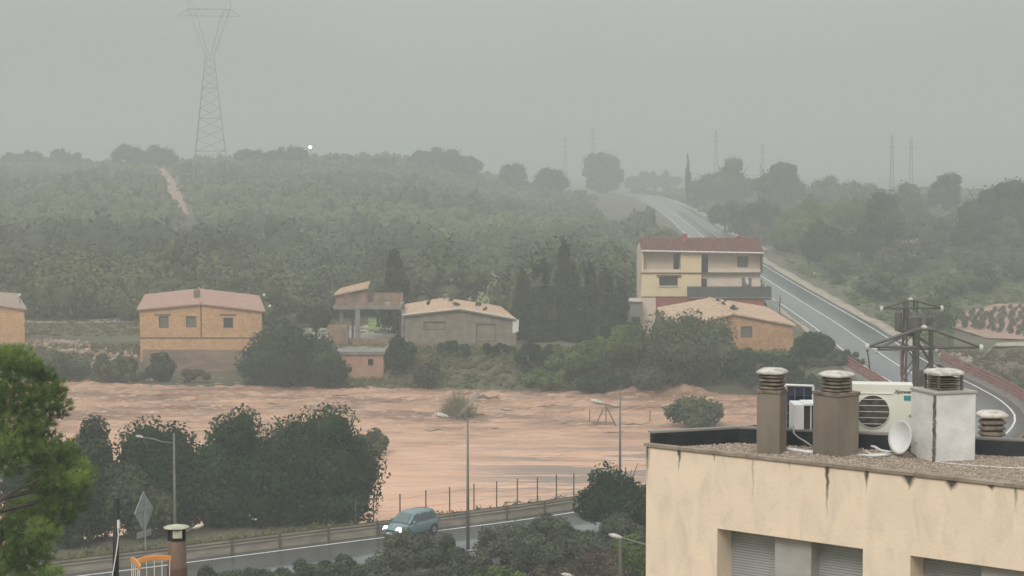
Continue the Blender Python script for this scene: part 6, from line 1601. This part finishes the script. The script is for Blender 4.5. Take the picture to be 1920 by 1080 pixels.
# rubble on the left bank and by the bridge
def rubble(label, P, n, smin, smax, seed, m='rubble'):
    rr_ = np.random.RandomState(seed); lo = np.min([p[:2] for p in P], 0); hi = np.max([p[:2] for p in P], 0); Vs = []; Fs = []; k = 0
    iv, fi = ICO
    while k < n:
        x, y = rr_.uniform(lo, hi)
        if not in_poly(x, y, P): continue
        s = rr_.uniform(smin, smax) * rr_.uniform(.6, 1.3, 3); Vs.append(iv * s * rr_.uniform(.75, 1.2, (12, 1)) + np.array([x, y, ground(x, y) + s[2] * .3])); Fs.append(fi + 12 * k); k += 1
    return tag(obj('rubble', mesh_np('rubble', np.concatenate(Vs), np.concatenate(Fs), M[m])), label, 'rubble', kind='stuff')
rubble('pink stones tipped down the left bank', [G(a, c) for a, c in ((40, 660), (170, 672), (165, 645), (50, 640))], 260, .12, .45, 41)
rubble('stones at the foot of the orange house bank', [G(a, c) for a, c in ((170, 700), (290, 705), (250, 660), (170, 660))], 140, .10, .35, 42)
rubble('pale rocks along the road verge', [(47.2, 203), (47.2, 209), (49.5, 210), (49.6, 203)], 26, .2, .5, 43, 'verge')

# ---- things in the flood
def wz(x, y): return WZ + .1
p = atz(858, 783, WZ); cr = thing('debris', 'clump of dead reeds and a pale plank stranded in the flood', 'debris', (p[0], p[1], WZ))
rr_ = np.random.RandomState(51); V = []; Fc = []
for i in range(560):
    x, y = rr_.normal(0, .65), rr_.normal(0, .4); h_ = rr_.uniform(1.3, 3.2) * (1 - abs(x) * .25); dx = x * .35 + rr_.normal(0, .28); w_ = rr_.uniform(.02, .05)
    k_ = len(V); V += [(x - w_, y, -.6), (x + w_, y, -.6), (x + dx + w_ * .3, y + rr_.normal(0, .15), h_)]; Fc.append((k_, k_ + 1, k_ + 2))
obj('reeds', mesh_np('reeds', np.array(V), np.array(Fc), M['reed']), cr)['kind'] = 'stuff'
q = MB(); k = ppm(p[1]); 
q.box((1.05, -.6, 1.3), (.34, .1, 3.0), ry=rad(42)); q.build('plank', M['gravelroad'], cr)
q = MB(); q.tube([(-1.7, .1, .1), (-.5, 0, -.1), (1.4, .1, .25), (2.6, .2, .3)], [.12, .2, .14, .05], 6); q.build('log', M['snagwood'], cr)
def driftwood(px, py, L_, a, seed, lb, r0=.09):
    L_ *= .62; r0 *= .6; p = atz(px, py, WZ + .35); rr_ = np.random.RandomState(seed); q = MB()
    pts_ = [(-L_ / 2 + L_ * i / 5, rr_.normal(0, .05 * L_), rr_.normal(0, .02 * L_) + .05) for i in range(6)]
    q.tube(pts_, [r0 * v for v in (.5, 1, 1.1, .9, .6, .3)], 6)
    for _ in range(2):
        i = rr_.randint(1, 5); b_ = pts_[i]; q.tube([b_, (b_[0] + L_ * .2, b_[1] + rr_.normal(0, .1 * L_), b_[2] + L_ * .1)], [r0 * .6, r0 * .2], 5)
    o = q.build('driftwood', M['snagwood']); o.location = [float(v) for v in p]; o.rotation_euler = (0, 0, a); tag(o, lb, 'driftwood')
for i, a in enumerate([(1030, 762, 4.2, .1, 'branch drifting right of the reed clump'), (912, 745, 4.6, -.2, 'dark snag in the rapids above the middle lamp', .28), (1150, 812, 2.8, .1, 'small twig raft left of the pole-top street lamp'), (1058, 795, 1.8, .8, 'short bent stick left of the drowned tripod'), (1195, 795, 4.8, 0, 'long branch right of the pole-top street lamp'), (930, 804, 1.2, .4, 'tiny twig right of the middle lamp'),
                       (515, 758, 2.6, .2, 'branch in the rapids beyond the dark trees'), (640, 742, 3.2, -.1, 'branch in the rapids right of the dark trees'), (735, 755, 3.0, .1, 'long thin branch mid rapids'), (950, 770, 2.0, -.4, 'stick between the reed clump and the tripod'), (820, 808, 3.6, 0, 'line of twigs under the middle lamp head'), (300, 742, 2.0, .3, 'dark snag below the orange house')]):
    driftwood(a[0], a[1], a[2], a[3], 700 + i, a[4], a[5] if len(a) > 5 else .09)
p = atz(1135, 797, WZ); tr = thing('drowned_frame', 'drowned tripod of poles sticking out of the flood', 'frame', (p[0], p[1], WZ))
for x1, z1, x0 in ((.05, 2.0, .05), (-.1, 1.7, -1.1), (.1, 1.7, 1.2)): q = MB(); q.tube([(x0, 0, -.5), (x1, 0, z1)], .06, 5); q.build('leg', M['snagwood'], tr)
q = MB(); q.tube([(-1.3, 0, .25), (.9, 0, .2)], .06, 5); q.build('crossbar', M['snagwood'], tr)
for px, py in ((1218, 790), (1105, 790)):
    p = atz(px, py, WZ); q = MB(); q.tube([(0, 0, -.6), (0.05, 0, 1.1)], .05, 5); o = q.build('stake', M['snagwood']); o.location = [float(v) for v in p]; tag(o, 'thin drowned stake right of the pole-top lamp' if px > 1200 else 'thin drowned stake left of the tripod', 'stake')
# plants on the grey house roof
for px, py, s, Y, lb in ((846, 564, 12, 229, 'dark weeds growing on the grey house roof ridge'), (855, 572, 11, 225, 'weed tuft at the front end of the grey house ridge'), (803, 568, 9, 227, 'small weed tuft on the left pitch of the grey house roof'), (896, 572, 9, 228, 'weed tuft on the right pitch of the grey house roof'), (910, 580, 7, 225, 'tiny weed tuft low on the right pitch of the grey house roof'),
        (1345, 566, 10, 226, 'weeds on the back of the barn roof ridge'), (1358, 572, 10, 222, 'stones and weeds midway along the barn roof ridge'), (1372, 580, 12, 217, 'dark weeds at the front of the barn roof ridge'), (1378, 578, 8, 216, 'upright weed at the barn gable tip')):
    p = atY(px, py, Y); rr_ = np.random.RandomState(px); R_ = s / ppm(Y) * .55; c_ = rr_.normal(scale=R_ * .45, size=(6, 3)) + np.array([0, 0, R_ * .4])
    V, F_, T_ = leaf_cloud(rr_, c_, np.full(6, R_ * .5), rr_.uniform(0, 1, 6), 26, .09, core=.6); o = obj('weed', mesh_np('weed', V, F_, L['olive'], tint=T_), None, tuple(map(float, p))); tag(o, lb, 'weed')

# ---- the big pine at the left
YPN = 44.0
r = np.random.RandomState(900)
pn_ = thing('pine_tree', 'near bright green pine filling the left edge', 'pine', (atY(-40, 900, YPN)[0], YPN, 0))
k = ppm(YPN); bx, bz = float(atY(-40, 900, YPN)[0]), None
q = MB(); q.tube([(bx, YPN, -.2), (bx + .1, YPN, 8), (bx + .25, YPN, 14), atY(10, 720, YPN)], [.32, .25, .17, .05], 9)
CL = [(28, 682, 42), (52, 690, 26), (12, 668, 24), (78, 700, 28), (96, 730, 32), (60, 745, 44), (105, 762, 30), (30, 790, 50), (70, 800, 36), (0, 740, 50), (12, 850, 52), (70, 850, 36), (40, 830, 46), (112, 850, 40), (145, 882, 34), (95, 905, 48), (150, 905, 26), (130, 930, 44), (110, 960, 36), (60, 965, 50), (10, 990, 50), (80, 1000, 36), (35, 1035, 46), (75, 1040, 30), (0, 1070, 45), (60, 1085, 36), (98, 1078, 22)]
for px, py, rp_ in CL[::2]:
    e = atY(px, py, YPN); s_ = atY(-30, py + 60, YPN); m_ = (e + s_) / 2 - np.array([0, 0, .12]); q.tube([s_, m_, e], [.07, .05, .02], 5)
q.tube([atY(-30, 960, YPN - .6), atY(20, 925, YPN - .6), atY(75, 897, YPN - .6)], [.06, .045, .02], 6)
q.build('trunk', M['bark'], pn_, world=True)
P_ = []; D_ = []; Tt = []
for px, py, rp_ in CL:
    c = atY(px, py, YPN + r.normal(0, .5)); R_ = rp_ / k; nt_ = int(150 * (rp_ / 40) ** 2)
    d = r.normal(size=(nt_, 3)); d /= np.linalg.norm(d, axis=1)[:, None]
    P_.append(c + d * R_ * (r.rand(nt_) ** .45)[:, None] * np.array([1, 1, .85])); dd_ = d * .6 + np.array([0.15, 0, .75]) + r.normal(scale=.25, size=(nt_, 3)); D_.append(dd_ / np.linalg.norm(dd_, axis=1)[:, None])
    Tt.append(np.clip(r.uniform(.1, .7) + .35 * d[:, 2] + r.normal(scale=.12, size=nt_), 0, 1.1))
P_, D_, Tt = np.concatenate(P_), np.concatenate(D_), np.concatenate(Tt)
NN = 20; n = len(P_)
dv = np.repeat(D_, NN, 0) * .8 + r.normal(scale=.55, size=(n * NN, 3)); dv /= np.linalg.norm(dv, axis=1)[:, None]
ln = r.uniform(.10, .19, (n * NN, 1)); pp = np.repeat(P_, NN, 0) + r.normal(scale=.02, size=(n * NN, 3))
sd_ = np.cross(dv, r.normal(size=(n * NN, 3))); sd_ /= np.linalg.norm(sd_, axis=1)[:, None]
V = np.stack([pp - sd_ * .007, pp + sd_ * .007, pp + dv * ln], 1).reshape(-1, 3) - np.array([bx, YPN, 0])
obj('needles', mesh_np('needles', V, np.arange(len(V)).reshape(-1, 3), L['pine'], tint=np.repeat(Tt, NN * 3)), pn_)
print('pine tris', len(V) // 3)
